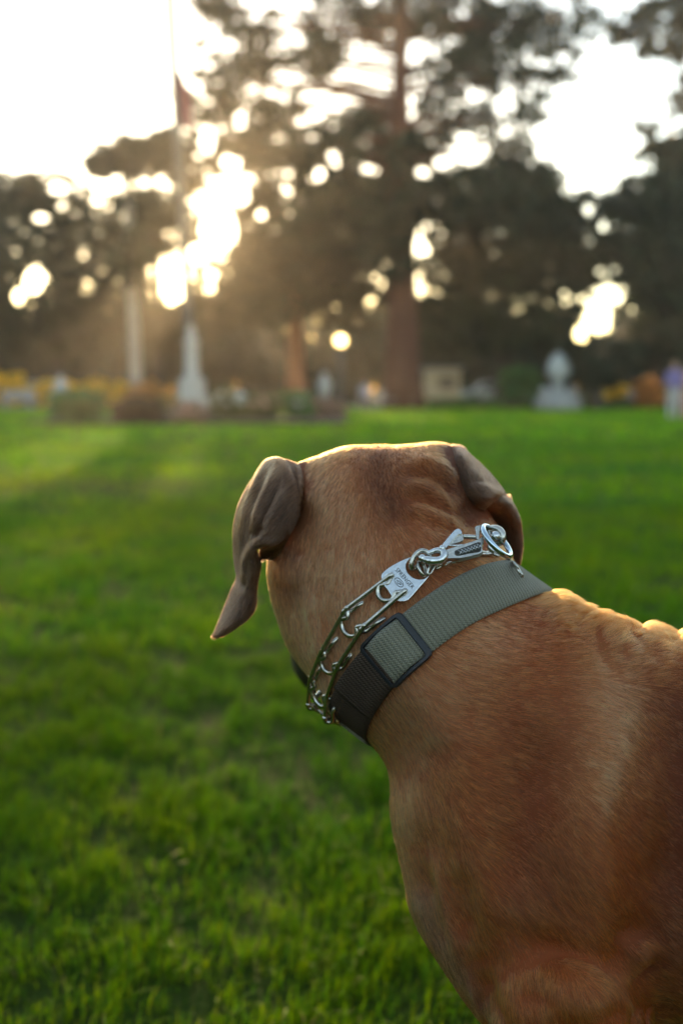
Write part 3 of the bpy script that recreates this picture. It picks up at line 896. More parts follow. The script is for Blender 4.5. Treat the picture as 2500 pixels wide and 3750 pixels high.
# ================================================================== WEBBING COLLAR
def webbing_mat(name, col, scale=1.0, contrast=.35, sheen=.2):
    m, nt, b = new_mat(name)
    uv = nt.nodes.new('ShaderNodeUVMap')           # u: metres along, v: metres across
    sx = nt.nodes.new('ShaderNodeSeparateXYZ'); nt.links.new(uv.outputs[0], sx.inputs[0])
    def M(op, a, b_=None, c_=None):
        n = nt.nodes.new('ShaderNodeMath'); n.operation = op
        for k, q in enumerate((a, b_, c_)):
            if q is None: continue
            if isinstance(q, (int, float)): n.inputs[k].default_value = q
            else: nt.links.new(q, n.inputs[k])
        return n.outputs[0]
    u, v = sx.outputs[0], sx.outputs[1]
    # cross ribs of paired yarns: rows every 2.9 mm along, each yarn stitched every 1.7 mm across, neighbours offset
    row = M('MULTIPLY', u, 1 / .0036)
    rowf = M('ABSOLUTE', M('SUBTRACT', M('FRACT', row), .5))
    rowi = M('FLOOR', M('MULTIPLY', u, 2 / .0036))
    zig = M('MULTIPLY', M('PINGPONG', M('ADD', M('MULTIPLY', v, 1 / .0020), M('MULTIPLY', rowi, .5)), .5), 2.0)
    h1 = M('SUBTRACT', 1.0, M('MULTIPLY', rowf, 2.0))
    h = M('ADD', M('MULTIPLY', M('POWER', h1, .6), .65), M('MULTIPLY', zig, .75))
    nz = nt.nodes.new('ShaderNodeTexNoise'); nz.inputs['Scale'].default_value = 700; nz.inputs['Detail'].default_value = 4
    tc = nt.nodes.new('ShaderNodeTexCoord'); nt.links.new(tc.outputs['Object'], nz.inputs['Vector'])
    h2 = M('ADD', h, M('MULTIPLY', nz.outputs[0], .35))
    bp = nt.nodes.new('ShaderNodeBump'); bp.inputs['Strength'].default_value = 1.0; bp.inputs['Distance'].default_value = .0014
    nt.links.new(h2, bp.inputs['Height']); nt.links.new(bp.outputs[0], b.inputs['Normal'])
    r = nt.nodes.new('ShaderNodeValToRGB'); e = r.color_ramp.elements
    e[0].position = .15; e[0].color = (*[c * (1 - contrast * 1.6) for c in col], 1)
    e[1].position = .95; e[1].color = (*[c * (1 + contrast) for c in col], 1)
    nt.links.new(h2, r.inputs[0]); nt.links.new(r.outputs[0], b.inputs['Base Color'])
    b.inputs['Roughness'].default_value = .75; b.inputs['Sheen Weight'].default_value = sheen; b.inputs['Specular IOR Level'].default_value = .2
    return m
def strap(name, fr, th0, th1, s0, s1, h, mat, parent, thick=.0022, nth=None, hump=None, scl=1.0):
    """webbing strip between two angles, h = lift off the coat (function of theta or number)"""
    n = nth or max(8, int(abs(th1 - th0) / .022)); TH = np.linspace(th0, th1, n)
    SS = np.linspace(s0, s1, 9)
    hh = np.array([h(t) if callable(h) else h for t in TH])
    V = []; UV = []
    arc = np.concatenate([[0], np.cumsum(np.linalg.norm(np.diff(nf_point(fr, TH, np.zeros(n), hh), axis=0), axis=1))])
    edge = 1 - np.abs(np.linspace(-1, 1, 9)) ** 8 * .35
    for lay in (1, 0):
        for i in range(n):
            for j, s in enumerate(SS):
                V.append(nf_point(fr, TH[i], s, hh[i] + lay * thick * edge[j])); UV.append((arc[i] + .5, s + .5))
    V = np.array(V); F = []
    I = lambda l, i, j: l * n * 9 + i * 9 + j
    for i in range(n - 1):
        for j in range(8):
            F.append((I(0, i, j), I(0, i + 1, j), I(0, i + 1, j + 1), I(0, i, j + 1)))
            F.append((I(1, i, j), I(1, i, j + 1), I(1, i + 1, j + 1), I(1, i + 1, j)))
        F.append((I(0, i, 0), I(1, i, 0), I(1, i + 1, 0), I(0, i + 1, 0)))
        F.append((I(0, i, 8), I(0, i + 1, 8), I(1, i + 1, 8), I(1, i, 8)))
    for i in (0, n - 1):
        for j in range(8): F.append((I(0, i, j), I(0, i, j + 1), I(1, i, j + 1), I(1, i, j)))
    o = mesh_obj(name, c2w(V) - np.array(parent.location), F, mat, parent)
    uvl = o.data.uv_layers.new(name='UVMap')
    vi = np.empty(len(o.data.loops), np.int32); o.data.loops.foreach_get('vertex_index', vi)
    uvl.data.foreach_set('uv', np.array(UV, np.float32)[vi].ravel())
    bm = bmesh.new(); bm.from_mesh(o.data); bmesh.ops.recalc_face_normals(bm, faces=bm.faces); bm.to_mesh(o.data); bm.free()
    return o

olive = webbing_mat('olive webbing', (.185, .170, .115))
shade_brownw = webbing_mat('shaded brown webbing', (.050, .031, .021), contrast=.5, sheen=0)  # brown strap colour, darkened to stand in for shade at the throat
collar = empty('webbing_collar', tuple(c2w(BC)), 'wide olive green woven webbing collar with a black plastic slider, on the dog\'s neck', 'collar')
# angle of a photo point on the band
def band_angle(px, py, fr=None):
    fr = fr or BAND; best = None
    TH = np.linspace(-math.pi, math.pi, 1441)
    P = nf_point(fr, TH, np.zeros(len(TH)), np.full(len(TH), .003)); x, y = to_px(P)
    ok = ((P - fr['c']) @ fr['v']) > -.02
    d = np.hypot(x - px, y - py) + (~ok) * 1e6
    return TH[np.argmin(d)]
thB = band_angle(1446, 2384)                 # slider centre
thE = band_angle(1300, 2630)                 # folded end of the strap
rB = np.linalg.norm(nf_point(BAND, thB, 0.0, 0.0) - BAND['c'])
print('band angles', thB, thE, 'r', rB, to_px(nf_point(BAND, np.array([0, .5, 1, 1.5, 2, 2.5, 3]), np.zeros(7), np.zeros(7))))
sg = np.sign(thE - thB)
a_ = lambda mm: mm * .001 / rB * sg          # angle for millimetres, + towards the throat
strap('strap', BAND, thB + a_(128), thB + a_(128) + sg * 2 * math.pi - a_(138) , -HALF, HALF, .0016, olive, collar)   # all the way round the far side
# doubled strap over the slider's centre bar
def hump(t):
    x = (t - thB) / a_(1.0)
    return .0030 + .0040 * math.exp(-(x / 12.0) ** 2)
strap('strap_over_slider', BAND, thB - a_(19), thB + a_(19), -HALF + .0006, HALF - .0006, hump, olive, collar)
strap('strap_end', BAND, thB + a_(14), thB + a_(68), -HALF, HALF, lambda t: .0026, shade_brownw, collar, thick=.0034)
strap('under_strap', BAND, thB - a_(22), thB + a_(132), -HALF, HALF, .0004, shade_brownw, collar, thick=.0012)
# slider frame: four bars, rounded corners
plastic = simple_mat('black moulded plastic', (.008, .009, .012), .38, bump=.15, bscale=600)
def bar_path(pts, n):   # pts in (mm along, mm across, mm height)
    P = catmull(np.array(pts, float), n)
    return nf_point(BAND, thB + P[:, 0] * .001 / rB * sg, P[:, 1] * .001, P[:, 2] * .001)
def ribbon(path_mm, wid, hei, n=24, closed=True):
    """rounded rectangular bar swept along a closed loop in band coordinates"""
    P = np.array(path_mm, float); m = len(P)
    T = np.roll(P, -1, 0) - np.roll(P, 1, 0); T[:, 2] = 0; T /= np.linalg.norm(T, axis=1, keepdims=True)
    Nn = np.stack([T[:, 1], -T[:, 0], np.zeros(m)], 1)
    sec = [(-.5, 0), (-.5, .7), (-.35, 1), (.35, 1), (.5, .7), (.5, 0)]
    V = []; F = []
    for i in range(m):
        wdt = wid[i] if hasattr(wid, '__len__') else wid
        for a, b in sec:
            q = P[i] + Nn[i] * a * wdt + np.array([0, 0, b * hei])
            V.append(nf_point(BAND, thB + q[0] * .001 / rB * sg, q[1] * .001, q[2] * .001))
    k = len(sec)
    for i in range(m):
        for j in range(k):
            F.append((i * k + j, i * k + (j + 1) % k, ((i + 1) % m) * k + (j + 1) % k, ((i + 1) % m) * k + j))
    return V, F
loop = []; wids = []
hx, hy, rc = 19.7, 20.6, 4.0
for (cx_, cy_, a0) in ((hx - rc, hy - rc, 0), (-(hx - rc), hy - rc, 90), (-(hx - rc), -(hy - rc), 180), (hx - rc, -(hy - rc), 270)):
    for k in range(5):
        a = math.radians(a0 + k * 22.5); loop.append((cx_ + rc * math.cos(a), cy_ + rc * math.sin(a), 3.2))
dense = []
for i in range(len(loop)):
    a, b = np.array(loop[i]), np.array(loop[(i + 1) % len(loop)])
    nn = max(1, int(np.linalg.norm(b - a) / 2))
    for k in range(nn): dense.append(a + (b - a) * k / nn)
wids = [5.6 if p[0] < -hx + 1.5 else 3.2 for p in dense]
V, F = ribbon(dense, wids, 3.6)
mb = MB(); mb.add(c2w(np.array(V)) - np.array(collar.location), F)
V, F = ribbon([(-1.6, -hy + 2, 3.2), (1.6, -hy + 2, 3.2), (1.6, hy - 2, 3.2), (-1.6, hy - 2, 3.2)], 2.0, 2.0)
mb.add(c2w(np.array(V)) - np.array(collar.location), F)
sl = mb.build('slider', plastic, collar)
bm = bmesh.new(); bm.from_mesh(sl.data); bmesh.ops.recalc_face_normals(bm, faces=bm.faces); bm.to_mesh(sl.data); bm.free()
sl.data.polygons.foreach_set('use_smooth', [False] * len(sl.data.polygons))

# ================================================================== CHAIN COLLAR
steel = simple_mat('polished steel', (.62, .62, .60), .22, 1.0, noise=.12, nscale=300, bump=.08, bscale=900)
steel_old = simple_mat('worn steel wire', (.50, .47, .41), .27, 1.0, noise=.25, nscale=400)
blued = simple_mat('bluish chromed steel', (.48, .58, .64), .16, 1.0)
brass = simple_mat('brass', (.6, .42, .15), .3, 1.0)
chain = empty('chain_collar', tuple(c2w(pc(1400, 2250, .79))), 'steel pronged chain training collar with engraved plate and snap hook, lying above the webbing collar', 'chain collar')
CO = np.array(chain.location)
def surf_depth(px, py, default):
    d = Vector(pc(px, py, 1.0)).normalized()
    h = BVH_BODY.ray_cast(Vector((0, 0, 0)), d)
    return h[0].z if h[0] is not None and h[0].z < 1.0 else default
def sp_(px, py, lift, default=.87):
    """point above the coat on the ray through a photo pixel"""
    return pc(px, py, surf_depth(px, py, default) - lift)
def nrm(v): return v / (np.linalg.norm(v) + 1e-12)
WIRE = .0021
links = []
# upper and lower strand points of each joint, from the plate round the throat
def lerp3(a, b, t): return a + (b - a) * t
J = [ (sp_(1425,2112,.010), sp_(1475,2170,.010)),
      (sp_(1266,2232,.009), sp_(1330,2297,.009)),
      (sp_(1180,2384,.009,.86), sp_(1240,2436,.010)),
      (pc(1138,2486,.858), sp_(1199,2551,.008,.85)),
      (pc(1130,2582,.876), pc(1192,2632,.858)),
      (pc(1188,2612,.905), pc(1250,2650,.890)) ]
def link_paths(a0, a1, b0, b1, inward, first=False):
    """a: joint nearer the plate, b: next joint; 0 upper strand, 1 lower. one wire: prong, arm, loop, arm, prong"""
    x = nrm((b0 + b1) - (a0 + a1)); y = nrm(a1 - a0); z = inward
    z = nrm(z - x * (z @ x)); 
    wdt = np.linalg.norm(a1 - a0)
    ins = y * wdt * .10
    mid = (a0 + a1) / 2
    # prongs: curl round the next joint, run back towards the plate and dip into the coat
    def prong(b, sgn):
        s_ = y * sgn * .0028
        return [b + x * .0010 - z * .0004, b + x * .0030 + z * .0012 + s_ * .5, b + x * .0016 + z * .0036 + s_, b - x * .004 + z * .0045 + s_ * 1.1,
                b - x * .0105 + z * .0040 + s_ * 1.2, b - x * .0165 + z * .0085 + s_ * 1.3]
    up = prong(b0, 1)[::-1]; lo_ = prong(b1, 1)
    neck = .34
    loop = [a0 + ins * 1.4 + x * .0022 + z * .0010, a0 + ins * 2.2 + x * .0050 + z * .0004, a0 + ins * 1.3 + x * .0078, a0 + ins * .7 + x * .0112,
            mid - y * wdt * .24 + x * .0158, mid + x * .0172, mid + y * wdt * .24 + x * .0158,
            a1 - ins * .7 + x * .0112, a1 - ins * 1.3 + x * .0078, a1 - ins * 2.2 + x * .0050 + z * .0004, a1 - ins * 1.4 + x * .0022 + z * .0010]
    P = up + [lerp3(b0, a0, .5) - z * .0006, a0 - x * .0012 - z * .0004] + [a0 + x * .0002 + z * .0016 + ins * .5] + loop + [a1 + x * .0002 + z * .0016 - ins * .5] + [a1 - x * .0012 - z * .0004, lerp3(a1, b1, .5) - z * .0006] + lo_
    return np.array(P)
for i in range(len(J) - 1):
    a0, a1 = J[i]; b0, b1 = J[i + 1]
    c_ = (a0 + a1 + b0 + b1) / 4
    inward = nrm(pc(1640, 2330, .90) - c_)
    if i < 3: inward = nrm(inward + np.array([0, 0, .9]))
    P = catmull(link_paths(a0, a1, b0, b1, inward), 190)
    taper = np.full(190, WIRE); 
    o = MB().tube(c2w(P) - CO, taper, 10).build('prong_link', steel_old, chain)
    links.append(o)
# the rest of the loop, behind the throat and the far side of the neck
NF2 = neck_frame(pc(1560, 2300, .89), (.593, -.745, -.45), -.012, .012, ns=3, nth=120, smooth_k=15)
th_a = math.atan2((J[-1][0] - NF2['c']) @ NF2['v'], (J[-1][0] - NF2['c']) @ NF2['u'])
th_end = -.45
if th_a > 0: th_a -= 2 * math.pi
ths = np.linspace(th_a, th_end, 6)
prev = J[-1]
for k in range(1, 6):
    b0 = nf_point(NF2, ths[k], np.array(-.009), np.array(.006)); b1 = nf_point(NF2, ths[k], np.array(.009), np.array(.006))
    c_ = (prev[0] + b0) / 2
    P = catmull(link_paths(prev[0], prev[1], b0, b1, nrm(NF2['c'] - c_)), 120)
    MB().tube(c2w(P) - CO, WIRE, 8).build('prong_link', steel_old, chain)
    prev = (b0, b1)
# plate: flat pressed steel with three holes, traced corner by corner
def T3(x, y): return (1350 + x * .38265, 1900 + y * .38265)
pl_o = pc(*T3(330, 560), surf_depth(*T3(330, 560), .79) - .0085)
# plate plane: towards the camera, following the coat
e1 = nrm(sp_(*T3(560, 420), .0085) - sp_(*T3(190, 690), .0085)); e2 = nrm(sp_(*T3(300, 780), .0085) - sp_(*T3(180, 520), .0085))
pn = nrm(np.cross(e1, e2)); 
if pn[2] > 0: pn = -pn
def on_plane(x, y, o=pl_o, n=pn, lift=0.0):
    """crop coordinates -> point on the plane, via the ray through that photo point"""
    px, py = T3(x, y); d = pc(px, py, 1.0)
    t = ((o + n * lift) @ n) / (d @ n)
    return d * t
def smooth_loop(pts, n=90):
    P = np.array(pts + pts[:3], float); Q = catmull(P, (len(P) - 1) * 12 + 1)
    return Q[12:12 * (len(pts) + 1)]
def plate_mesh(outer, holes, thick, o=pl_o, n=pn, lift=0.0):
    bm = bmesh.new(); rings = []
    for lp in [outer] + holes:
        vs = [bm.verts.new(tuple(on_plane(x, y, o, n, lift))) for x, y in lp]
        es = [bm.edges.new((vs[i], vs[(i + 1) % len(vs)])) for i in range(len(vs))]
        rings.append(es)
    bmesh.ops.triangle_fill(bm, use_beauty=True, use_dissolve=False, edges=[e for r in rings for e in r])
    r = bmesh.ops.extrude_face_region(bm, geom=list(bm.faces))
    for v in [g for g in r['geom'] if isinstance(g, bmesh.types.BMVert)]: v.co -= Vector(n) * thick
    bmesh.ops.recalc_face_normals(bm, faces=bm.faces)
    for v in bm.verts: v.co = Vector(c2w(np.array(v.co)) - CO)
    return bm
def circ(cx_, cy_, rx, ry, n=28, rot=0):
    return [(cx_ + rx * math.cos(2 * math.pi * k / n) * math.cos(rot) - ry * math.sin(2 * math.pi * k / n) * math.sin(rot),
             cy_ + rx * math.cos(2 * math.pi * k / n) * math.sin(rot) + ry * math.sin(2 * math.pi * k / n) * math.cos(rot)) for k in range(n)]
outer = smooth_loop([(118,548),(150,498),(250,430),(370,375),(470,350),(560,358),(620,410),(628,460),(585,535),(470,670),(385,765),(330,788),(262,778),(220,740),(180,680),(140,625)])
bm = plate_mesh([tuple(p) for p in outer], [circ(472,470,122,104,36,.45), circ(186,556,24,24), circ(322,706,24,24)], .0022)
def bm_obj(bm, name, mat, parent, bev=0, smooth=False):
    me = bpy.data.meshes.new(name); bm.to_mesh(me); bm.free()
    if smooth: me.polygons.foreach_set('use_smooth', [True] * len(me.polygons))
    o = bpy.data.objects.new(name, me); link(o); me.materials.append(mat); o.parent = parent
    if bev:
        md = o.modifiers.new('bevel', 'BEVEL'); md.width = bev; md.segments = 2; md.limit_method = 'ANGLE'; md.angle_limit = rad(40)
    return o
plate = bm_obj(bm, 'plate', steel, chain, .0005)
# engraved letters and oval mark
ink = simple_mat('engraving shadow steel', (.07, .07, .068), .5, .5)
def letters(txt, x, y, size, ang, name):
    cu = bpy.data.curves.new(name, 'FONT'); cu.body = txt; cu.size = 1.0; cu.align_x = 'CENTER'; cu.align_y = 'CENTER'; cu.space_character = 1.08
    cu.resolution_u = 3
    t = bpy.data.objects.new(name, cu); link(t)
    dgl = bpy.context.evaluated_depsgraph_get(); dgl.update()
    mm = bpy.data.meshes.new_from_object(t.evaluated_get(dgl)); bpy.data.objects.remove(t); bpy.data.curves.remove(cu)
    for v in mm.vertices:
        X, Y = v.co.x * size * .82, -v.co.y * size
        cx_, cy_ = x + X * math.cos(ang) - Y * math.sin(ang), y + X * math.sin(ang) + Y * math.cos(ang)
        v.co = Vector(c2w(on_plane(cx_, cy_, lift=.00025)) - CO)
    o = bpy.data.objects.new(name, mm); link(o); mm.materials.append(ink); o.parent = plate
    sm = o.modifiers.new('solid', 'SOLIDIFY'); sm.thickness = .0002
    return o
def thick_loop(pts, r, name, mat, parent, lift=.0003, closed=True):
    P = np.array([on_plane(x, y, lift=lift) for x, y in pts])
    return MB().tube(c2w(P) - CO, r, 6, closed).build(name, mat, parent)
angT = math.atan2(663 - 487, 420 - 265)
letters('SPRENGER', 342, 570, 60, angT, 'lettering')
thick_loop(circ(287, 607, 52, 30, 30, angT), .00022, 'oval_mark', ink, plate)
for (a, b) in (((262,585),(285,600)),((262,600),(278,625)),((285,590),(308,612)),((278,612),(300,618)),((290,625),(312,630)),((300,600),(318,625))):
    thick_loop([a, ((a[0] + b[0]) / 2, (a[1] + b[1]) / 2), b], .0002, 'emblem_stroke', ink, plate, closed=False)
# small connecting rings between plate and snap
def ring3(pts, r, name, mat, n=60, lifts=None, sides=10):
    P = np.array([on_plane(x, y, lift=l) for x, y, l in pts]); P = np.concatenate([P, P[:3]])
    Q = catmull(P, (len(P) - 1) * 10 + 1)[10:10 * (len(pts) + 1)]
    return MB().tube(c2w(Q) - CO, r, sides, True).build(name, mat, chain)
ring3([(425,480,.000),(405,440,.004),(440,350,.006),(500,305,.006),(560,320,.006),(585,365,.004),(560,400,.0),(500,395,-.003),(470,440,-.004)], .0021, 'ring', steel_old)
ring3([(470,430,.003),(480,480,.004),(510,530,.002),(545,545,-.002),(540,500,-.004),(520,440,-.003),(500,405,.000)], .0016, 'ring', steel_old)
ring3([(585,440,.002),(560,520,.0015),(590,520,.000),(630,450,.000),(640,425,.001),(615,420,.002)], .0012, 'ring', steel_old)
# snap hook
def poly_plate(pts, thick, lift, name, mat, parent, bev=.0008, loop=True):
    q = [tuple(p) for p in smooth_loop(pts)] if loop else pts
    return bm_obj(plate_mesh(q, [], thick, lift=lift), name, mat, parent, bev)
hook = poly_plate([(690,345),(735,300),(820,270),(940,232),(1050,196),(1085,170),(1098,205),(1082,262),(1080,318),(1000,348),(880,372),(760,378),(735,400),(712,420),(690,395)], .0065, .0075, 'snap_hook', steel_old, chain, .0016)
tex = poly_plate([(835,300),(940,262),(1055,222),(1068,262),(1060,312),(960,330),(850,352),(820,330)], .0006, .0079, 'grip', simple_mat('dark knurled grip', (.16, .145, .13), .42, .8, bump=.9, bscale=900), hook, .0002)
for k in range(7):
    a = (850 + k * 30, 300 - k * 10); b = (a[0] + 55, a[1] + 38)
    thick_loop([a, ((a[0]+b[0])/2, (a[1]+b[1])/2), b], .00028, 'knurl_line', steel, hook, lift=.0080, closed=False)
    a2 = (a[0] + 50, a[1] - 14); b2 = (a[0] + 12, a[1] + 50)
    thick_loop([a2, ((a2[0]+b2[0])/2, (a2[1]+b2[1])/2), b2], .00028, 'knurl_line', steel, hook, lift=.0080, closed=False)
def wire3(pts, r, name, mat, parent=None, n=60, sides=10, tap=None):
    P = catmull(np.array([on_plane(x, y, lift=l) for x, y, l in pts]), n)
    rr_ = r if tap is None else np.interp(np.linspace(0, 1, n), np.linspace(0, 1, len(tap)), np.array(tap) * r)
    return MB().tube(c2w(P) - CO, rr_, sides).build(name, mat, parent or chain)
wire3([(520,372,.006),(548,392,.0075),(600,402,.008),(660,400,.008),(700,385,.008),(722,350,.008),(708,318,.0075),(660,302,.007),(600,318,.0065),(562,338,.006)], .0034, 'hook_jaw', steel, hook, 60, 12, [.7,1,1.05,1,1,1,.95,.8,.7,.6])
MB().ball(c2w(on_plane(512, 378, lift=.006)) - CO, .0036).build('hook_tip', steel, hook)
poly_plate([(672,292),(700,250),(760,175),(820,110),(850,95),(878,108),(888,140),(850,148),(800,200),(750,262),(722,290),(700,300)], .0040, .0070, 'lever', steel, hook, .0010)
poly_plate([(860,118),(890,140),(905,190),(880,215),(800,238),(762,246),(800,200),(845,150)], .0030, .0050, 'lever_side', steel_old, hook, .0006)
wire3([(745,252,.0055),(830,256,.0055),(900,250,.0055)], .0009, 'spring', steel, hook, 12, 6)
wire3([(900,168,.004),(960,172,.004),(1030,176,.004)], .0019, 'crossbar', steel_old, hook, 12, 8)
poly_plate([(1018,78),(1060,62),(1110,58),(1120,72),(1075,88),(1055,130),(1052,190),(1030,188),(1022,130)], .0045, .0080, 'end_stop', steel_old, hook, .0010)
MB().ball(c2w(on_plane(700, 284, lift=.0078)) - CO, .0030, sc=(1, 1, 1)).build('rivet', steel, hook)
# big ring seen nearly edge-on, its swivel ring and ball
def ring_between(a, b, wide, r, name, mat, parent, tilt=.35, flat=1.0, sides=14):
    """round ring whose long axis runs a-b in the picture; 'wide' = half width in crop px"""
    A = on_plane(*a[:2], lift=a[2]); B = on_plane(*b[:2], lift=b[2]); c_ = (A + B) / 2; ax = (A - B) / 2; R_ = np.linalg.norm(ax); ax = ax / R_
    vdir = nrm(c_); side = nrm(np.cross(ax, vdir)); wpx = wide * .38265 / FPX * c_[2]
    ph = math.asin(min(1, wpx / R_)); mv = side * math.sin(ph) + vdir * math.cos(ph)
    t = np.linspace(0, 2 * math.pi, 64, endpoint=False)
    P = c_ + np.cos(t)[:, None] * ax * R_ + np.sin(t)[:, None] * mv * R_
    return MB().tube(c2w(P) - CO, r, sides, True).build(name, mat, parent)
ring_between((1095, 72, .012), (1345, 355, .004), 50, .0023, 'large_ring', blued, chain)
ring3([(1150,100,.004),(1200,88,.008),(1255,110,.010),(1280,160,.010),(1270,215,.008),(1235,232,.005),(1190,225,.004),(1160,170,.004)], .0027, 'swivel_ring', steel_old)
MB().ball(c2w(on_plane(1210, 168, lift=.010)) - CO, .0044).build('swivel_ball', steel, chain)
wire3([(1150,250,.004),(1165,290,.003),(1200,312,.002)], .0022, 'ring_neck', steel, chain, 14, 8)
# fine chain lying behind the snap
cl = [(640,468),(700,440),(770,410),(840,398),(915,382),(985,350),(1055,325),(1120,332),(1180,318),(1235,345)]
cl2 = [(1335,378),(1365,410),(1395,440),(1420,475),(1445,515),(1462,548)]
def twist_chain(pts, r, hw, lift0, name):
    for k in range(len(pts) - 1):
        a, b = np.array(pts[k]), np.array(pts[k + 1]); dv_ = b - a; L_ = np.linalg.norm(dv_); dx_ = dv_ / L_; nx_ = np.array([-dx_[1], dx_[0]])
        t = np.linspace(0, 2 * math.pi, 24, endpoint=False); ph = (.9 if k % 2 else -.9)
        P = []
        for q in t:
            al = math.cos(q) * L_ * .66; ac = math.sin(q) * hw * math.cos(ph); zz = math.sin(q) * hw * math.sin(ph) + .25 * math.cos(q) * hw
            p = (a + b) / 2 + dx_ * al + nx_ * ac
            px_, py_ = T3(*p)
            P.append(pc(px_, py_, surf_depth(px_, py_, .845) - lift0 - zz * .38265 * .00022))
        MB().tube(c2w(np.array(P)) - CO, r, 7, True).build('chain_link', steel_old, chain)
twist_chain(cl, .0013, 18, .0062, 'chain_link')
twist_chain(cl2, .0011, 12, .0105, 'chain_link')
MB().ball(c2w(pc(1236, 2643, .872)) - CO, .0018).build('brass_pin', brass, chain)

print('DEPTHS', [(p, round(float(surf_depth(p[0], p[1], 0)), 3)) for p in ((1950,2800),(2250,2700),(1600,3000),(2100,3500),(1400,1750),(1300,2150),(1800,2500),(1450,2200))])
# ================================================================== SETTING
def leaf_mat(name, col, trans=.35, var=.5, rough=.55, spec=.2):
    m = bpy.data.materials.new(name); m.use_nodes = True; nt = m.node_tree
    b = nt.nodes['Principled BSDF']; out = nt.nodes['Material Output']
    at = nt.nodes.new('ShaderNodeAttribute'); at.attribute_name = 'tint'
    mx = nt.nodes.new('ShaderNodeMix'); mx.data_type = 'RGBA'; mx.blend_type = 'MULTIPLY'; mx.inputs[0].default_value = 1.0
    mx.inputs[6].default_value = (*col, 1)
    nt.links.new(at.outputs['Color'], mx.inputs[7])
    nt.links.new(mx.outputs[2], b.inputs['Base Color']); b.inputs['Roughness'].default_value = rough
    b.inputs['Specular IOR Level'].default_value = spec
    tr = nt.nodes.new('ShaderNodeBsdfTranslucent'); ms = nt.nodes.new('ShaderNodeMixShader'); ms.inputs[0].default_value = trans
    nt.links.new(mx.outputs[2], tr.inputs[0]); nt.links.new(b.outputs[0], ms.inputs[1]); nt.links.new(tr.outputs[0], ms.inputs[2])
    nt.links.new(ms.outputs[0], out.inputs[0])
    return m

def set_tint(o, T):
    a = o.data.attributes.new('tint', 'FLOAT_COLOR', 'POINT')
    a.data.foreach_set('color', np.concatenate([T, np.ones((len(T), 1))], 1).astype(np.float32).ravel())

# ground: one sheet to the horizon
gm, nt, b = new_mat('lawn soil and thatch')
tc = nt.nodes.new('ShaderNodeTexCoord')
n1 = nt.nodes.new('ShaderNodeTexNoise'); n1.inputs['Scale'].default_value = 1.1; n1.inputs['Detail'].default_value = 9
n2 = nt.nodes.new('ShaderNodeTexNoise'); n2.inputs['Scale'].default_value = 45; n2.inputs['Detail'].default_value = 4
nt.links.new(tc.outputs['Object'], n1.inputs['Vector']); nt.links.new(tc.outputs['Object'], n2.inputs['Vector'])
r1_ = nt.nodes.new('ShaderNodeValToRGB'); e = r1_.color_ramp.elements
e[0].position = .30; e[0].color = (.022, .050, .006, 1); e[1].position = .72; e[1].color = (.055, .095, .010, 1)
mx = nt.nodes.new('ShaderNodeMix'); mx.data_type = 'RGBA'; mx.blend_type = 'MULTIPLY'; mx.inputs[0].default_value = .7
nt.links.new(n1.outputs[0], r1_.inputs[0]); nt.links.new(r1_.outputs[0], mx.inputs[6]); nt.links.new(n2.outputs[0], mx.inputs[7])
nt.links.new(mx.outputs[2], b.inputs['Base Color']); b.inputs['Roughness'].default_value = .9; b.inputs['Specular IOR Level'].default_value = .05
bp = nt.nodes.new('ShaderNodeBump'); bp.inputs['Distance'].default_value = .03; bp.inputs['Strength'].default_value = .8
nt.links.new(n2.outputs[0], bp.inputs['Height']); nt.links.new(bp.outputs[0], b.inputs['Normal'])
ground = mesh_obj('ground', [(-700, -200, 0), (700, -200, 0), (700, 1200, 0), (-700, 1200, 0)], [(0, 1, 2, 3)], gm, smooth=False)
tag(ground, kind='structure')

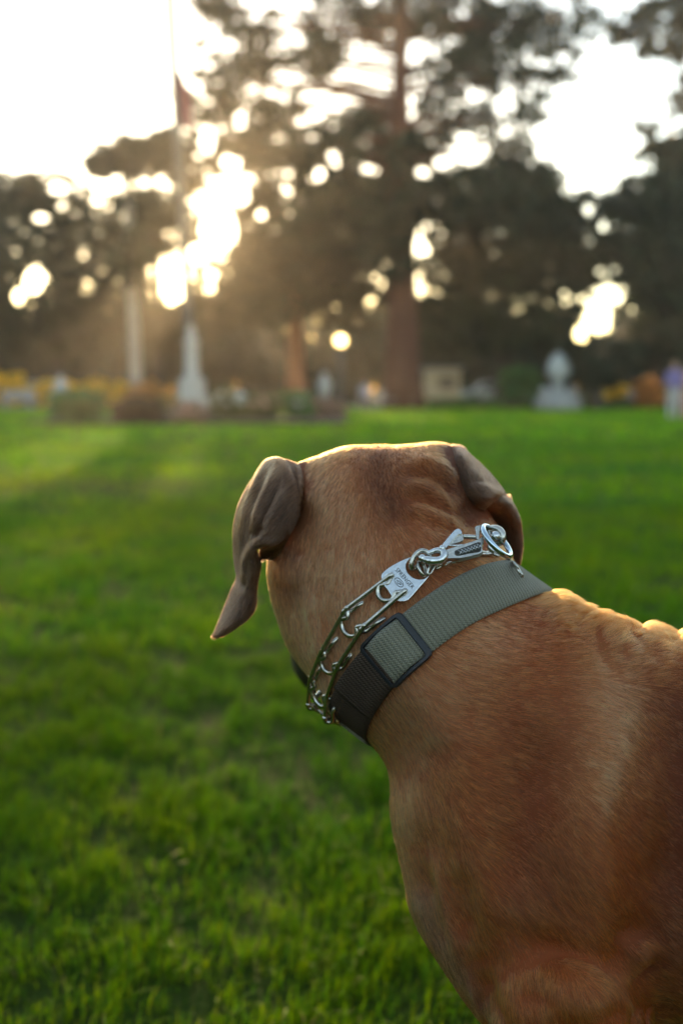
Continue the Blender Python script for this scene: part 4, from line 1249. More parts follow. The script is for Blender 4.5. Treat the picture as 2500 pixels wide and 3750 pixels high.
# grass blades, thinning out with distance
def grass_zone(y0, y1, per_m2, h, w, side, seed, haze_gain=1.0):
    r = np.random.default_rng(seed)
    hw = lambda y: .345 * y / 1.0 * 1.12 + side
    area = (y1 - y0) * (hw(y0) + hw(y1)); n = int(area * per_m2)
    y = y0 + (y1 - y0) * r.random(n); x = (r.random(n) * 2 - 1) * hw(y)
    P = np.stack([x, y, np.zeros(n)], 1)
    tuft = vnoise(P, .11, 41) * .62 + vnoise(P, .034, 43) * .45
    big = vnoise(P, .55, 45) * .6 + vnoise(P, .2, 47) * .4
    keep = r.random(n) < np.clip(.55 + .95 * tuft + .35 * big, .04, 1)
    P, tuft, big = P[keep], tuft[keep], big[keep]; n = len(P)
    hh = h * np.clip(.82 + .75 * tuft + .30 * big + r.normal(0, .2, n), .25, 2.0)
    ww = w * r.uniform(.6, 1.3, n)
    ang = r.random(n) * 2 * math.pi
    la = vnoise(P, .12, 49) * 3.3 + r.normal(0, .9, n)
    lean = np.clip(.45 + .35 * r.normal(0, 1, n), 0, 1.3)
    sd = np.stack([np.cos(ang), np.sin(ang), np.zeros(n)], 1) * ww[:, None] / 2
    ld = np.stack([np.cos(la), np.sin(la), np.zeros(n)], 1)
    up = np.array([0, 0, 1.0])
    m1 = P + ld * (hh * lean * .22)[:, None] + up * (hh * .5)[:, None]
    m2 = P + ld * (hh * lean * .85)[:, None] + up * (hh * (1 - .32 * np.clip(lean, 0, 1.2)))[:, None]
    V = np.stack([P - sd * .7, P + sd * .7, m1 + sd, m1 - sd, m2 + sd * .16, m2 - sd * .16], 1).reshape(-1, 3)
    i = np.arange(n)[:, None] * 6
    F = np.concatenate([i + [0, 1, 2, 3], i + [3, 2, 4, 5]], 1).reshape(-1, 4)
    # colour: fresh, yellowish, straw
    hue = vnoise(P, .35, 51) * .5 + vnoise(P, 1.6, 53) * .5 + r.normal(0, .35, n)
    g = np.array([.098, .240, .006]); yl = np.array([.225, .290, .004]); bl = np.array([.030, .150, .016]); straw = np.array([.26, .21, .09])
    c = np.where(hue[:, None] > 0, g + (yl - g) * np.clip(hue, 0, 1)[:, None], g + (bl - g) * np.clip(-hue, 0, 1)[:, None])
    dead = r.random(n) < (.012 + .035 * (vnoise(P, .5, 55) > .45))
    c = np.where(dead[:, None], straw, c) * r.uniform(.6, 1.3, n)[:, None] * haze_gain
    worn = np.exp(-(((P[:, 0] + 2.2) / 1.3) ** 2 + ((P[:, 1] - 9.3) / .9) ** 2))[:, None]     # thin dry patch
    c = c * (1 - .6 * worn) + np.array([.20, .15, .06]) * .6 * worn
    return V, F, np.repeat(c, 6, 0)
GV, GF, GC = [], [], []; off = 0
for args in ((.75, 3.4, 24000, .036, .0025, 1.1, 1, .90), (3.4, 8.0, 5200, .042, .0058, 2.4, 2, 1.15), (8.0, 18.0, 640, .050, .018, 6.0, 3, 1.5), (18.0, 50.0, 90, .06, .05, 16.0, 4, 1.95)):  # last value lightens far blades, standing in for haze and tip sheen
    V, F, c = grass_zone(*args)
    GV.append(V); GF.append(F + off); GC.append(c); off += len(V)
grass = fast_mesh('grass', np.concatenate(GV), np.concatenate(GF), leaf_mat('grass blades', (1, 1, 1), .40, spec=.08), smooth=False)
set_tint(grass, np.concatenate(GC)); tag(grass, 'short green lawn grass growing all over the park ground', 'grass', kind='stuff')
print('grass verts', off)

# ---------------------------------------------------------------- foliage
HOLES = [(800,850,64,82),(885,712,32,44),(955,790,20,26),(770,1005,24,24),(770,1060,18,16),(615,1078,64,40),(685,1012,30,22),(130,1025,48,52),(70,1080,22,35),
         (2190,1170,62,80),(2230,1085,35,35),(2125,1225,32,40),(2150,765,20,20),(2205,830,16,20),(2160,885,12,12),(1340,285,95,95),(1230,345,55,32),(425,665,26,24),(530,672,22,18),(588,660,24,26),(215,690,34,22),(1220,585,28,30),
         (1360,615,42,30),(1170,635,20,22),(760,520,34,50),(880,440,22,30),(835,590,26,30),(860,600,25,25),(1060,700,26,18),(150,800,30,18),(230,755,18,18),(1545,630,25,20),(1620,590,30,25)]
_r = random.Random(12)
for (x0, x1, y0, y1, k) in ((40,700,690,1060,34),(380,660,560,760,8),(980,1420,380,760,26),(1500,2010,590,800,18),(2060,2460,620,1000,18),(1480,1950,300,560,14),(1000,1400,60,380,12),(900,1350,760,980,10),(1600,2000,800,1100,8),(60,400,1060,1250,8)):
    for _ in range(k):
        q = _r.uniform(4.5, 10); HOLES.append((_r.uniform(x0, x1), _r.uniform(y0, y1), q * _r.uniform(.8, 1.5), q))
def in_holes(P, soft=1.0):
    q = w2c(P); px, py = to_px(q)
    m = np.zeros(len(P))
    wob = vnoise(P, 1.1, 61) * .45
    for (x, y, rx, ry) in HOLES:
        m = np.maximum(m, (((px - x) / rx) ** 2 + ((py - y) / ry) ** 2 < (1 + wob) ** 2).astype(float))
    return m > 0
def foliage(name, lobes, mat, parent, size=.22, seed=0, holes=True, clump=.55, local=(0, 0, 0), droop=.3, thin=None, sun_keep=.0):
    """lobes: (centre xyz, radii xyz, leaf count)"""
    r = np.random.default_rng(seed + 100); Vs = []; Cs = []; 
    for (c, rr_, n) in lobes:
        c = np.array(c, float); rr_ = np.array(rr_, float)
        nc = max(3, int(n / 22))
        d = r.normal(size=(nc, 3)); d /= np.linalg.norm(d, axis=1, keepdims=True)
        rad_ = r.random(nc) ** .42
        cc_ = c + d * rad_[:, None] * rr_
        k = r.integers(0, nc, n)
        cs_ = clump * r.uniform(.5, 1.3, nc)[k]
        p = cc_[k] + r.normal(size=(n, 3)) * (cs_ * .42)[:, None] * np.array([1.25, 1.25, .6])
        tone = (.65 + .7 * r.random(nc))[k] * r.uniform(.75, 1.25, n)
        Vs.append(p); Cs.append(tone)
    P = np.concatenate(Vs); tone = np.concatenate(Cs)
    if holes:
        h = in_holes(P); keep = ~h
        P, tone = P[keep], tone[keep]
    P = P[P[:, 2] > .05]; tone = tone[:len(P)]
    n = len(P)
    a = r.normal(size=(n, 3)); a /= np.linalg.norm(a, axis=1, keepdims=True)
    b_ = r.normal(size=(n, 3)); b_ -= a * (a * b_).sum(1, keepdims=True); b_ /= np.linalg.norm(b_, axis=1, keepdims=True)
    s = size * r.uniform(.6, 1.35, n)[:, None]
    a = a * s; b_ = b_ * s * .55
    V = np.stack([P - a, P - b_ * .9 + a * .1, P + a, P + b_ * .9 + a * .1], 1).reshape(-1, 3)
    F = np.arange(n * 4).reshape(n, 4)
    o = fast_mesh(name, V - np.array(local), F, mat, parent, smooth=False)
    T = tone[:, None] * (1 + .18 * r.normal(size=(n, 1)) * np.array([[1, .4, .2]]))
    set_tint(o, np.repeat(np.clip(T, .1, 2.5), 4, 0))
    return o
bark_red = simple_mat('redwood bark', (.095, .031, .016), .9, noise=.4, nscale=4, bump=.8, bscale=8)
bark_orange = simple_mat('orange redwood bark', (.34, .11, .045), .9, noise=.4, nscale=4, bump=.8, bscale=8)
bark_dark = simple_mat('dark bark', (.045, .032, .022), .9, noise=.4, nscale=5, bump=.8, bscale=10)
bark_grey = simple_mat('grey palm bark', (.36, .32, .28), .9, noise=.3, nscale=3, bump=.8, bscale=12)
leaf_dark = leaf_mat('dark green needles', (.026, .036, .016), .18)
leaf_mid = leaf_mat('green leaves', (.034, .046, .018), .22)
leaf_warm = leaf_mat('olive leaves', (.048, .046, .018), .26)
rt = random.Random(5)
def trunk_mesh(h, r0, r1, lean=(0, 0), n=16, seed=0):
    rr_ = np.random.default_rng(seed + 7)
    t = np.linspace(0, 1, n); P = np.stack([lean[0] * t ** 1.3 + .08 * h / 20 * np.sin(t * 6 + seed), lean[1] * t, h * t], 1)
    R = r1 + (r0 - r1) * (1 - t) ** .9; R[0] *= 1.35; R[1] *= 1.08
    return P, R
def limb(mb, a, b, r, sag=.3, n=7):
    a, b = np.array(a, float), np.array(b, float); t = np.linspace(0, 1, n)[:, None]
    P = a + (b - a) * t; P[:, 2] += sag * np.sin(t[:, 0] * math.pi) + rt.uniform(-.1, .1)
    mb.tube(P, np.linspace(r, r * .25, n), 6)
def LB(px, py, Y, wpx, hpx, depth, n):
    """crown lobe seen at a photo position, standing at distance Y, half sizes in photo px"""
    k = Y / FPX
    return ((gx(px, Y), Y, gz(py, Y)), (wpx * k, depth, hpx * k), n)
def tree(name, label, px, Y, r0, top_py, lobes, leafm, barkm, seed, cat='tree', group=None, size=.22, clump=.55, nlimb=1.0, r1=.06, lean=(0, 0), crown_name='crown'):
    X = gx(px, Y); t = empty(name, (X, Y, 0), label, cat, group)
    h = gz(top_py, Y); P, R = trunk_mesh(h, r0, r1, lean, seed=seed)
    mb = MB().tube(P, R, 14)
    for (c, rr_, n) in lobes:
        if rt.random() > nlimb: continue
        c = np.array(c) - np.array([X, Y, 0])
        for q in range(2):
            e = c + np.array([rt.uniform(-.5, .5) * rr_[0], rt.uniform(-.5, .5) * rr_[1], rt.uniform(-.4, .3) * rr_[2]])
            z0 = max(.15 * h, min(h * .97, e[2] - rt.uniform(.0, .25) * abs(e[0]) + .2)); k = np.interp(z0, P[:, 2], np.arange(len(P)))
            b0 = np.array([np.interp(z0, P[:, 2], P[:, 0]), np.interp(z0, P[:, 2], P[:, 1]), z0])
            limb(mb, b0, e, max(.03, .30 * np.interp(z0, P[:, 2], R)))
    mb.build('trunk', barkm, t)
    foliage(crown_name, lobes, leafm, t, size, seed, local=(X, Y, 0), clump=clump)
    return t
D = 1.25
def N(a): return int(a * D)
# tall redwood in the middle
tree('redwood_tree', 'tall conifer with thick reddish trunk rising through the whole picture right of centre', 1462, 48, .88, -420, [
  LB(1450,700,51.5,240,170,2.4,N(5600)), LB(1240,790,48,210,130,2.2,N(4300)), LB(1700,740,48,200,120,2.2,N(3000)),
  LB(1150,560,48,190,90,2,N(1500)), LB(1290,480,49,150,80,2,N(1150)), LB(1050,430,49,130,80,2,N(650)), LB(1180,210,48,120,90,2,N(950)),
  LB(960,260,49,60,75,1.6,N(330)), LB(830,30,48,90,55,1.5,N(520)), LB(900,120,48,80,80,1.5,N(420)), LB(1000,200,49,90,90,1.8,N(420)), LB(1010,360,49.5,90,80,1.8,N(420)), LB(880,310,49,70,60,1.5,N(220)), LB(790,200,49,45,60,1.2,N(80)), LB(820,350,50,110,130,1.8,N(520)), LB(760,470,51,90,90,1.8,N(520)), LB(900,560,51,80,90,1.8,N(500)), LB(1960,120,48,150,110,2,N(620)), LB(2080,60,48,100,70,1.6,N(260)), LB(1960,330,49,100,90,2,N(400)), LB(1860,100,48,100,110,1.6,N(480)), LB(1240,60,49,160,75,2,N(760)), LB(1400,90,49.5,110,80,1.8,N(600)),
  LB(1580,40,48,160,100,2,N(1050)), LB(1740,90,49,140,100,2,N(900)), LB(1660,230,48,170,100,2,N(1050)), LB(1830,260,48,140,80,2,N(650)),
  LB(1580,390,50,120,110,2,N(640)), LB(1720,440,48,140,80,2,N(520)), LB(1900,430,48,80,60,2,N(220)), LB(1380,420,50.5,90,110,2,N(620)),
  LB(1450,-180,48,330,170,2.4,N(1500)), LB(1450,760,46.6,110,120,1.0,N(900)), LB(1430,930,46.8,120,90,1.0,N(700)), LB(1470,560,46.8,90,90,1,N(420)), LB(1010,90,49,50,50,1.5,N(110)), LB(1500,560,50.5,140,90,2,N(1100)), LB(1850,560,49,100,60,2,N(420))],
  leaf_dark, bark_red, 1, 'redwood', size=.19, clump=.60)
tree('redwood_tree', 'smaller conifer with slender orange brown trunk left of the lit lamp', 1085, 56, .52, 420, [
  LB(1090,900,56,250,220,2.5,N(6500)), LB(1010,1100,56,150,110,2,N(2300)), LB(1150,640,56,140,110,2,N(900)), LB(1240,1010,57,220,220,2.4,N(5200))],
  leaf_warm, bark_orange, 2, 'redwood', size=.22, clump=.65)
# left masses
tree('broadleaf_tree', 'dense dark tree cut by the left edge of the picture', -40, 52, .35, 560, [
  LB(-60,700,52,110,230,2.5,N(3800)), LB(0,520,52,48,55,1.5,N(420)), LB(10,1000,52,150,240,2.5,N(4600))], leaf_dark, bark_dark, 3)
tree('broadleaf_tree', 'rounded dark tree behind the left lawn, between the edge tree and the grey palm trunk', 230, 60, .4, 720, [
  LB(210,750,60,180,110,2.5,N(3000)), LB(60,740,60,70,70,2,N(600)), LB(500,930,51.5,75,110,1.2,N(800)), LB(260,960,60,210,190,2.6,N(5200)), LB(120,1200,60,230,110,2.4,N(3600)), LB(350,1180,60,170,120,2.4,N(3400)), LB(140,700,60,70,40,1.6,N(360))], leaf_mid, bark_dark, 4)
tree('broadleaf_tree', 'backlit tree around the sun gap behind the flagpole', 590, 58, .42, 560, [
  LB(540,590,58,150,70,2,N(2100)), LB(380,600,58,40,40,1.5,N(200)), LB(430,610,58,60,75,1.8,N(620)), LB(490,540,58,40,40,1.4,N(240)), LB(620,520,58,45,45,1.4,N(260)), LB(640,560,58,80,90,2,N(900)), LB(560,820,58,200,150,2.6,N(4200)), LB(700,640,58,75,90,2,N(700)), LB(720,380,58,34,45,1.2,N(120)), LB(700,330,58,22,30,1.2,N(60)), LB(820,560,58,110,70,2,N(900)), LB(940,540,58,90,90,2,N(700)), LB(860,420,58,60,60,1.6,N(260)), LB(980,700,58,70,90,2,N(800)), LB(960,960,58,90,110,2,N(900)),
  LB(640,1180,58,190,100,2.4,N(3400)), LB(860,1080,58,160,130,2.4,N(2600)), LB(880,900,58,150,200,2.4,N(1900)), LB(480,1020,58,110,110,2.4,N(1500))], leaf_warm, bark_dark, 5)
# right masses
tree('broadleaf_tree', 'broad dark tree right of the redwood with a stepped outline', 1830, 54, .45, 700, [
  LB(1800,720,54,170,130,2.5,N(3900)), LB(1930,700,54,110,100,2.2,N(1900)), LB(1740,960,54,220,200,2.6,N(6200)), LB(1960,920,54,150,190,2.4,N(4000)), LB(1850,1200,54,260,110,2.4,N(4600)), LB(1620,1180,54,150,140,2.2,N(2600))], leaf_mid, bark_dark, 6)
tree('broadleaf_tree', 'big dark tree filling the right edge above the orange shrub', 2400, 50, .5, 420, [
  LB(2420,760,50,170,150,2.5,N(3900)), LB(2290,760,50,110,110,2.2,N(1500)), LB(2400,1000,50,190,200,2.5,N(5200)), LB(2480,560,50,90,110,2,N(1300)), LB(2380,560,50,90,50,1.6,N(420)), LB(2440,1250,50,160,110,2.2,N(3000)),
  LB(2480,330,50,60,120,2,N(600)), LB(2330,460,50,50,25,1.4,N(90)), LB(2090,1000,52,70,150,2,N(1500)), LB(2060,800,52,60,80,2,N(700)), LB(2470,120,50,90,110,2,N(900)), LB(2240,110,50,90,40,1.6,N(420)), LB(2290,190,50,50,35,1.4,N(170)), LB(2380,40,50,110,40,1.6,N(500)), LB(2040,200,50,30,14,1,N(30)), LB(2190,880,50.5,90,110,1.8,N(1300)), LB(2130,760,52.5,60,60,1.6,N(420))], leaf_dark, bark_dark, 7)
tree('small_tree', 'small dark tree forking into a V below the bright gap at right', 2180, 46, .28, 1330, [
  LB(2090,1290,46,50,40,1.2,N(420)), LB(2270,1290,46,50,45,1.2,N(420)), LB(2170,1370,46,90,50,1.4,N(1000))], leaf_dark, bark_dark, 8, size=.16, clump=.4, lean=(-.3, 0))
# far belt of trees, plus an added unseen ring that blocks low sky
block_ring = []
for a in np.arange(62, 300, 6.5):
    R_ = 27 + 3 * math.sin(a); x_, y_ = R_ * math.sin(rad(a)), R_ * math.cos(rad(a)) + 2
    block_ring.append(((x_, y_, 3.5 + .8 * math.sin(a * 3)), (3.2, 3.2, 3.5), 1000))
for y_ in np.arange(20, 76, 5.0):
    for s_x in (-1, 1): block_ring.append(((s_x * (27 + .30 * y_), y_, 5.5), (3.2, 3.2, 5.5), 1000))
far = foliage('distant_wood', block_ring + [((x, 92, 4.0), (4.5, 3, 4.4), 1500) for x in np.arange(-54, 56, 4.5)] + [((x, 78 + 3 * math.sin(x), 3.3 + .9 * math.sin(x * .37) + .5 * math.sin(x * 1.1)), (4.2, 3, 3.5), 3000) for x in np.arange(-46, 47, 4.0)], leaf_mid, None, .42, 9, clump=2.0)
tag(far, 'dark belt of far trees, with an added unseen ring blocking low sky light', 'wood', kind='stuff')
# palm with grey trunk
def palm(px, Y, top_py, label):
    X = gx(px, Y); t = empty('palm_tree', (X, Y, 0), label, 'palm')
    h = gz(top_py, Y); P, R = trunk_mesh(h, .36, .24, (-.1, 0)); MB().tube(P, R, 14).build('trunk', bark_grey, t)
    mb = MB()
    for k in range(30):
        a = k * 2.399; el = .9 - 1.5 * (k / 30); Lf = 2.3 * rt.uniform(.8, 1.1)
        s = np.linspace(0, 1, 9); d = np.array([math.cos(a), math.sin(a)])
        C_ = np.stack([d[0] * Lf * s * math.cos(el * .6), d[1] * Lf * s * math.cos(el * .6), h + Lf * (s * math.sin(el) - .55 * s ** 2)], 1)
        mb.tube(C_, .02, 4)
        for j in range(2, 9):
            for sd_ in (-1, 1):
                o_ = C_[j]; side = np.array([-d[1], d[0], 0]) * sd_
                tipp = o_ + side * .55 * (1.1 - s[j] * .6) + np.array([d[0], d[1], 0]) * .25 + np.array([0, 0, -.22])
                w_ = np.array([d[0], d[1], 0]) * .045
                mb.add(np.array([o_ - w_, o_ + w_, tipp]), [(0, 1, 2)])
    o = mb.build('fronds', leaf_pal, t, smooth=False); set_tint(o, np.ones((len(o.data.vertices), 3)))
leaf_pal = leaf_mat('palm fronds', (.06, .065, .025), .3)
palm(508, 54, 740, 'palm with a straight grey trunk standing left of the flagpole')

# ---------------------------------------------------------------- shrubs, beds, hedge
def shrub(name, label, px, py_base, py_top, wpx, leafm, seed, cat='shrub', group=None, n=900, flowers=None, Y=None, size=.10):
    Y = Y or CAM_H * FPX / (py_base - 1428); X = gx(px, Y); h = gz(py_top, Y); w_ = wpx / FPX * Y
    t = empty(name, (X, Y, 0), label, cat, group)
    foliage('leaves', [((X, Y, h * .5), (w_ * .5, w_ * .4, h * .52), n), ((X - w_ * .2, Y, h * .6), (w_ * .25, w_ * .3, h * .38), n // 3), ((X + w_ * .22, Y, h * .5), (w_ * .25, w_ * .3, h * .4), n // 3)], leafm, t, size, seed, holes=False, clump=.22, local=(X, Y, 0))
    mb = MB()
    for k in range(5):
        a = k * 1.3; mb.tube([(0, 0, 0), (.1 * math.cos(a), .1 * math.sin(a), h * .3), (w_ * .3 * math.cos(a), w_ * .25 * math.sin(a), h * .75)], [.03, .02, .008], 5)
    mb.build('stems', bark_dark, t)
    if flowers:
        r = random.Random(seed)
        fm, cnt, sz = flowers
        for k in range(cnt):
            a = r.uniform(0, 6.28); q = r.random() ** .5
            x, y, z = w_ * .48 * q * math.cos(a), w_ * .4 * q * math.sin(a) - .05, h * (.55 + .5 * r.random() * (1 - q * .4))
            mb = MB()
            for p in range(5):
                b_ = p * 1.257; mb.add(np.array([(x, y, z), (x + sz * math.cos(b_ - .5), y - .3 * sz, z + sz * math.sin(b_ - .5)), (x + 1.3 * sz * math.cos(b_), y - .1 * sz, z + 1.3 * sz * math.sin(b_)), (x + sz * math.cos(b_ + .5), y - .3 * sz, z + sz * math.sin(b_ + .5))]), [(0, 1, 2, 3)])
            fo_ = mb.build('flower', fm, t, smooth=False)
    return t
lf_green = leaf_mat('shrub green', (.08, .20, .05), .3); lf_red = leaf_mat('shrub reddish', (.16, .09, .05), .3)
lf_olive = leaf_mat('shrub olive', (.20, .19, .07), .35); lf_yel = leaf_mat('yellow autumn leaves', (.90, .60, .04), .6); lf_or = leaf_mat('orange autumn leaves', (.72, .34, .10), .5)
lf_pink = leaf_mat('pinkish ground cover', (.36, .22, .16), .35)
fl_w = simple_mat('white petals', (.75, .72, .66), .6); fl_p = simple_mat('pink petals', (.65, .33, .27), .6); fl_o = simple_mat('orange petals', (.75, .33, .08), .6)
GB = 'plants in the flower bed at the far side of the lawn'
shrub('shrub', 'dark green rounded shrub at the left end of the flower bed', 300, 1552, 1425, 190, lf_green, 11, group=GB, n=1500)
shrub('shrub', 'reddish brown shrub right of the dark green shrub, below the palm trunk', 515, 1550, 1455, 170, lf_red, 12, group=GB, n=1300)
shrub('shrub', 'small orange flowering shrub just left of the white monument', 620, 1540, 1450, 90, lf_olive, 13, group=GB, n=500, flowers=(fl_o, 22, .07))
shrub('shrub', 'low pink flowering clump in front of the white monument', 705, 1552, 1478, 120, lf_pink, 14, group=GB, n=700, flowers=(fl_p, 30, .05))
shrub('shrub', 'pale flowered shrub first to the right of the monument', 845, 1545, 1425, 130, lf_olive, 15, group=GB, n=900, flowers=(fl_w, 30, .06))
shrub('shrub', 'olive shrub with pink and white blossoms in the middle of the bed', 965, 1542, 1440, 130, lf_olive, 16, group=GB, n=900, flowers=(fl_p, 34, .06))
shrub('shrub', 'green shrub with white blossoms below the slender orange trunk', 1080, 1538, 1432, 120, lf_green, 17, group=GB, n=800, flowers=(fl_w, 20, .06))
shrub('shrub', 'pinkish low shrub at the right end of the bed below the lamp', 1185, 1534, 1462, 140, lf_pink, 18, group=GB, n=900, flowers=(fl_p, 26, .05))
shrub('shrub', 'bright yellow autumn bush at the left edge of the picture', 40, 1500, 1355, 170, lf_yel, 19, n=1500, Y=50)
shrub('shrub', 'orange yellow autumn bush left of the palm trunk', 230, 1500, 1385, 220, lf_yel, 20, n=1600, Y=52)
shrub('shrub', 'low orange autumn bush between the palm trunk and the monument', 560, 1500, 1395, 190, lf_or, 21, n=900, Y=52)
shrub('shrub', 'orange shrub beside the people at the right edge', 2355, 1500, 1380, 105, lf_or, 22, n=1400, Y=48)
shrub('shrub', 'golden autumn bush between the palm trunk and the far left bushes', 400, 1500, 1380, 200, lf_yel, 31, n=1200, Y=53)
shrub('shrub', 'dark green shrub left of the white fountain', 1895, 1500, 1335, 170, lf_green, 23, n=1500, Y=49)
shrub('shrub', 'small yellowish bush between the fountain and the orange shrub', 2240, 1500, 1395, 90, lf_yel, 24, n=400, Y=50)
# clipped hedge
X0, X1 = gx(1560, 49), gx(2620, 49)
hd = foliage('leaves', [((x, 49, .26), (.75, .4, .30), 420) for x in np.arange(X0, X1, .9)], lf_green, None, .09, 30, holes=False, clump=.22, local=(0, 0, 0))
he = empty('hedge', ((X0 + X1) / 2, 49, 0), 'long low clipped hedge along the far edge of the lawn', 'hedge'); hd.parent = he; hd.location = (-(X0 + X1) / 2, -49, 0)
MB().box((0, 0, .22), (X1 - X0, .5, .40)).build('stems', bark_dark, he)
path = mesh_obj('path', [(-60, 51.5, .012), (60, 51.5, .012), (60, 57, .012), (-60, 57, .012)], [(0, 1, 2, 3)], simple_mat('pale path', (.30, .27, .23), .9, noise=.2, nscale=2), smooth=False); tag(path, kind='structure')
bed = MB(); bed.box((gx(730, 29), 29.0, .04), (8.6, 5.2, .09)); bo = bed.build('flower_bed_soil', simple_mat('bed soil', (.06, .04, .025), .95, noise=.4, nscale=6, bump=.8), None, False); tag(bo, kind='structure')

# ---------------------------------------------------------------- built things
stone_w = simple_mat('white painted stone', (.42, .42, .41), .7, noise=.1, nscale=3)
stone_g = simple_mat('pale grey stone', (.30, .29, .28), .8, noise=.15, nscale=3)
metal_d = simple_mat('dark green iron', (.02, .025, .022), .5)
def monument():
    Y = 45; X = gx(712, Y); t = empty('monument', (X, Y, 0), 'tapering white stone monument with a wide buttressed foot behind the flower bed', 'monument')
    MB().box((0, 0, .2), (1.45, 1.45, .4)).box((0, 0, .55), (1.2, 1.2, .3)).build('plinth', stone_w, t, False)
    mb = MB()
    for sx, sy in ((1, 0), (-1, 0), (0, 1), (0, -1)):
        mb.box((sx * .42, sy * .42, 1.05), (.28 + .2 * abs(sy), .28 + .2 * abs(sx), .72))
    mb.build('buttresses', stone_w, t, False)
    mb = MB(); mb.lathe([(.42, .7), (.40, 1.5), (.31, 1.6), (.29, 2.9), (.37, 2.96), (.37, 3.06), (.22, 3.15), (.16, 3.6), (.10, 3.75)], n=8); mb.build('shaft', stone_w, t, False)
monument()
def flagpole():
    Y = 47; X = gx(716, Y); t = empty('flagpole', (X, Y, 0), 'very tall slim flagpole with a limp reddish flag near its top, left of the sun', 'flagpole')
    h = gz(-60, Y); k = -.75
    MB().tube([(k * q / h * 1.0, 0, q) for q in np.linspace(0, h, 8)], np.linspace(.22, .22, 8), 12).build('pole', simple_mat('dark painted pole', (.07, .065, .06), .5), t)
    MB().lathe([(.3, 0), (.3, .2), (.16, .3), (.14, .6)]).build('base', stone_g, t)
    z1, z0 = gz(270, Y), gz(490, Y); fm, nt_, b_ = new_mat('limp striped flag cloth')
    tcx = nt_.nodes.new('ShaderNodeTexCoord'); wv = nt_.nodes.new('ShaderNodeTexWave'); wv.inputs['Scale'].default_value = 3.0; wv.inputs['Distortion'].default_value = 2
    nt_.links.new(tcx.outputs['Object'], wv.inputs['Vector']); rp_ = nt_.nodes.new('ShaderNodeValToRGB'); rp_.color_ramp.elements[0].color = (.42, .05, .06, 1); rp_.color_ramp.elements[1].color = (.45, .25, .30, 1)
    nt_.links.new(wv.outputs[0], rp_.inputs[0]); nt_.links.new(rp_.outputs[0], b_.inputs['Base Color']); b_.inputs['Roughness'].default_value = .8
    tl_ = nt_.nodes.new('ShaderNodeBsdfTranslucent'); mxs = nt_.nodes.new('ShaderNodeMixShader'); mxs.inputs[0].default_value = .6; nt_.links.new(rp_.outputs[0], tl_.inputs[0]); nt_.links.new(b_.outputs[0], mxs.inputs[1]); nt_.links.new(tl_.outputs[0], mxs.inputs[2]); nt_.links.new(mxs.outputs[0], nt_.nodes['Material Output'].inputs[0])
    V = []; F = []; nu, nv = 16, 12
    for i in range(nu):
        u = i / (nu - 1)
        for j in range(nv):
            v = j / (nv - 1)
            z = z1 - (z1 - z0) * u * (.8 + .2 * v); wd = .62 * (.35 + .65 * math.sin(min(1, u * 1.3 + .15) * 1.6))
            V.append((k * z / h + .06 + wd * v, .13 * math.sin(v * 9 + u * 2) * (1 - .3 * u), z))
    for i in range(nu - 1):
        for j in range(nv - 1): F.append((i * nv + j, i * nv + j + 1, (i + 1) * nv + j + 1, (i + 1) * nv + j))
    fo = mesh_obj('flag', V, F, fm, t); sm = fo.modifiers.new('s', 'SOLIDIFY'); sm.thickness = .01
flagpole()
def lamp():
    Y = 42; X = gx(1247, Y); t = empty('street_lamp', (X, Y, 0), 'globe lamp post glowing warm yellow between the two redwood trunks', 'street lamp')
    zc = gz(1247, Y)
    MB().lathe([(.19, 0), (.19, .12), (.18, .25), (.15, .7), (.13, .8), (.12, zc - .38), (.09, zc - .34), (.11, zc - .22)]).build('post', metal_d, t)
    m, nt_, b_ = new_mat('lit globe'); b_.inputs['Base Color'].default_value = (.9, .75, .45, 1); b_.inputs['Emission Color'].default_value = (1, .70, .30, 1); b_.inputs['Emission Strength'].default_value = 2.6
    MB().ball((0, 0, zc), .225, 20, 14).build('globe', m, t)
    MB().lathe([(.08, zc + .215), (.05, zc + .25), (.012, zc + .33)]).build('finial', metal_d, t)
lamp()
def bench(px, Y, label, w_=1.7):
    X = gx(px, Y); t = empty('park_bench', (X, Y, 0), label, 'bench', 'pale benches along the far path')
    MB().box((0, 0, .45), (w_, .45, .06)).build('seat', stone_g, t, False); MB().box((0, .22, .70), (w_, .06, .38)).build('backrest', stone_g, t, False)
    for s in (-1, 1): MB().box((s * (w_ / 2 - .15), 0, .21), (.12, .42, .42)).build('leg', stone_g, t, False)
bench(1445, 47.2, 'pale stone bench standing in front of the thick redwood trunk')
bench(80, 47, 'pale bench at the far left below the yellow bush', 1.5)
def fountain():
    Y = 46; X = gx(2030, Y); t = empty('fountain', (X, Y, 0), 'white stone fountain with a rounded finial on a slim stem over a broad base', 'fountain')
    MB().lathe([(1.08, 0), (1.10, .35), (1.0, .45), (1.0, .62), (.80, .66), (.55, .72), (.30, .95), (.26, 1.05)], n=24).build('base', stone_g, t)
    MB().lathe([(.26, 1.02), (.20, 1.2), (.24, 1.35), (.50, 1.55), (.56, 1.75), (.48, 2.1), (.36, 2.35), (.2, 2.5), (.06, 2.62)], n=20).build('urn', stone_w, t)
    for s in (-1, 1): MB().ball((s * .62, -.1, .82), .27).build('ornament', stone_g, t)
fountain()
def marker():
    Y = 43; X = gx(1190, Y); t = empty('statue', (X, Y, 0), 'small white statue on a plinth left of the lamp post', 'statue')
    MB().box((0, 0, .3), (.55, .45, .6)).build('plinth', stone_g, t, False)
    MB().lathe([(.20, .6), (.24, .9), (.30, 1.15), (.26, 1.28), (.10, 1.36), (.14, 1.46), (.13, 1.58), (.05, 1.66)], n=16).build('figure', stone_w, t)
marker()
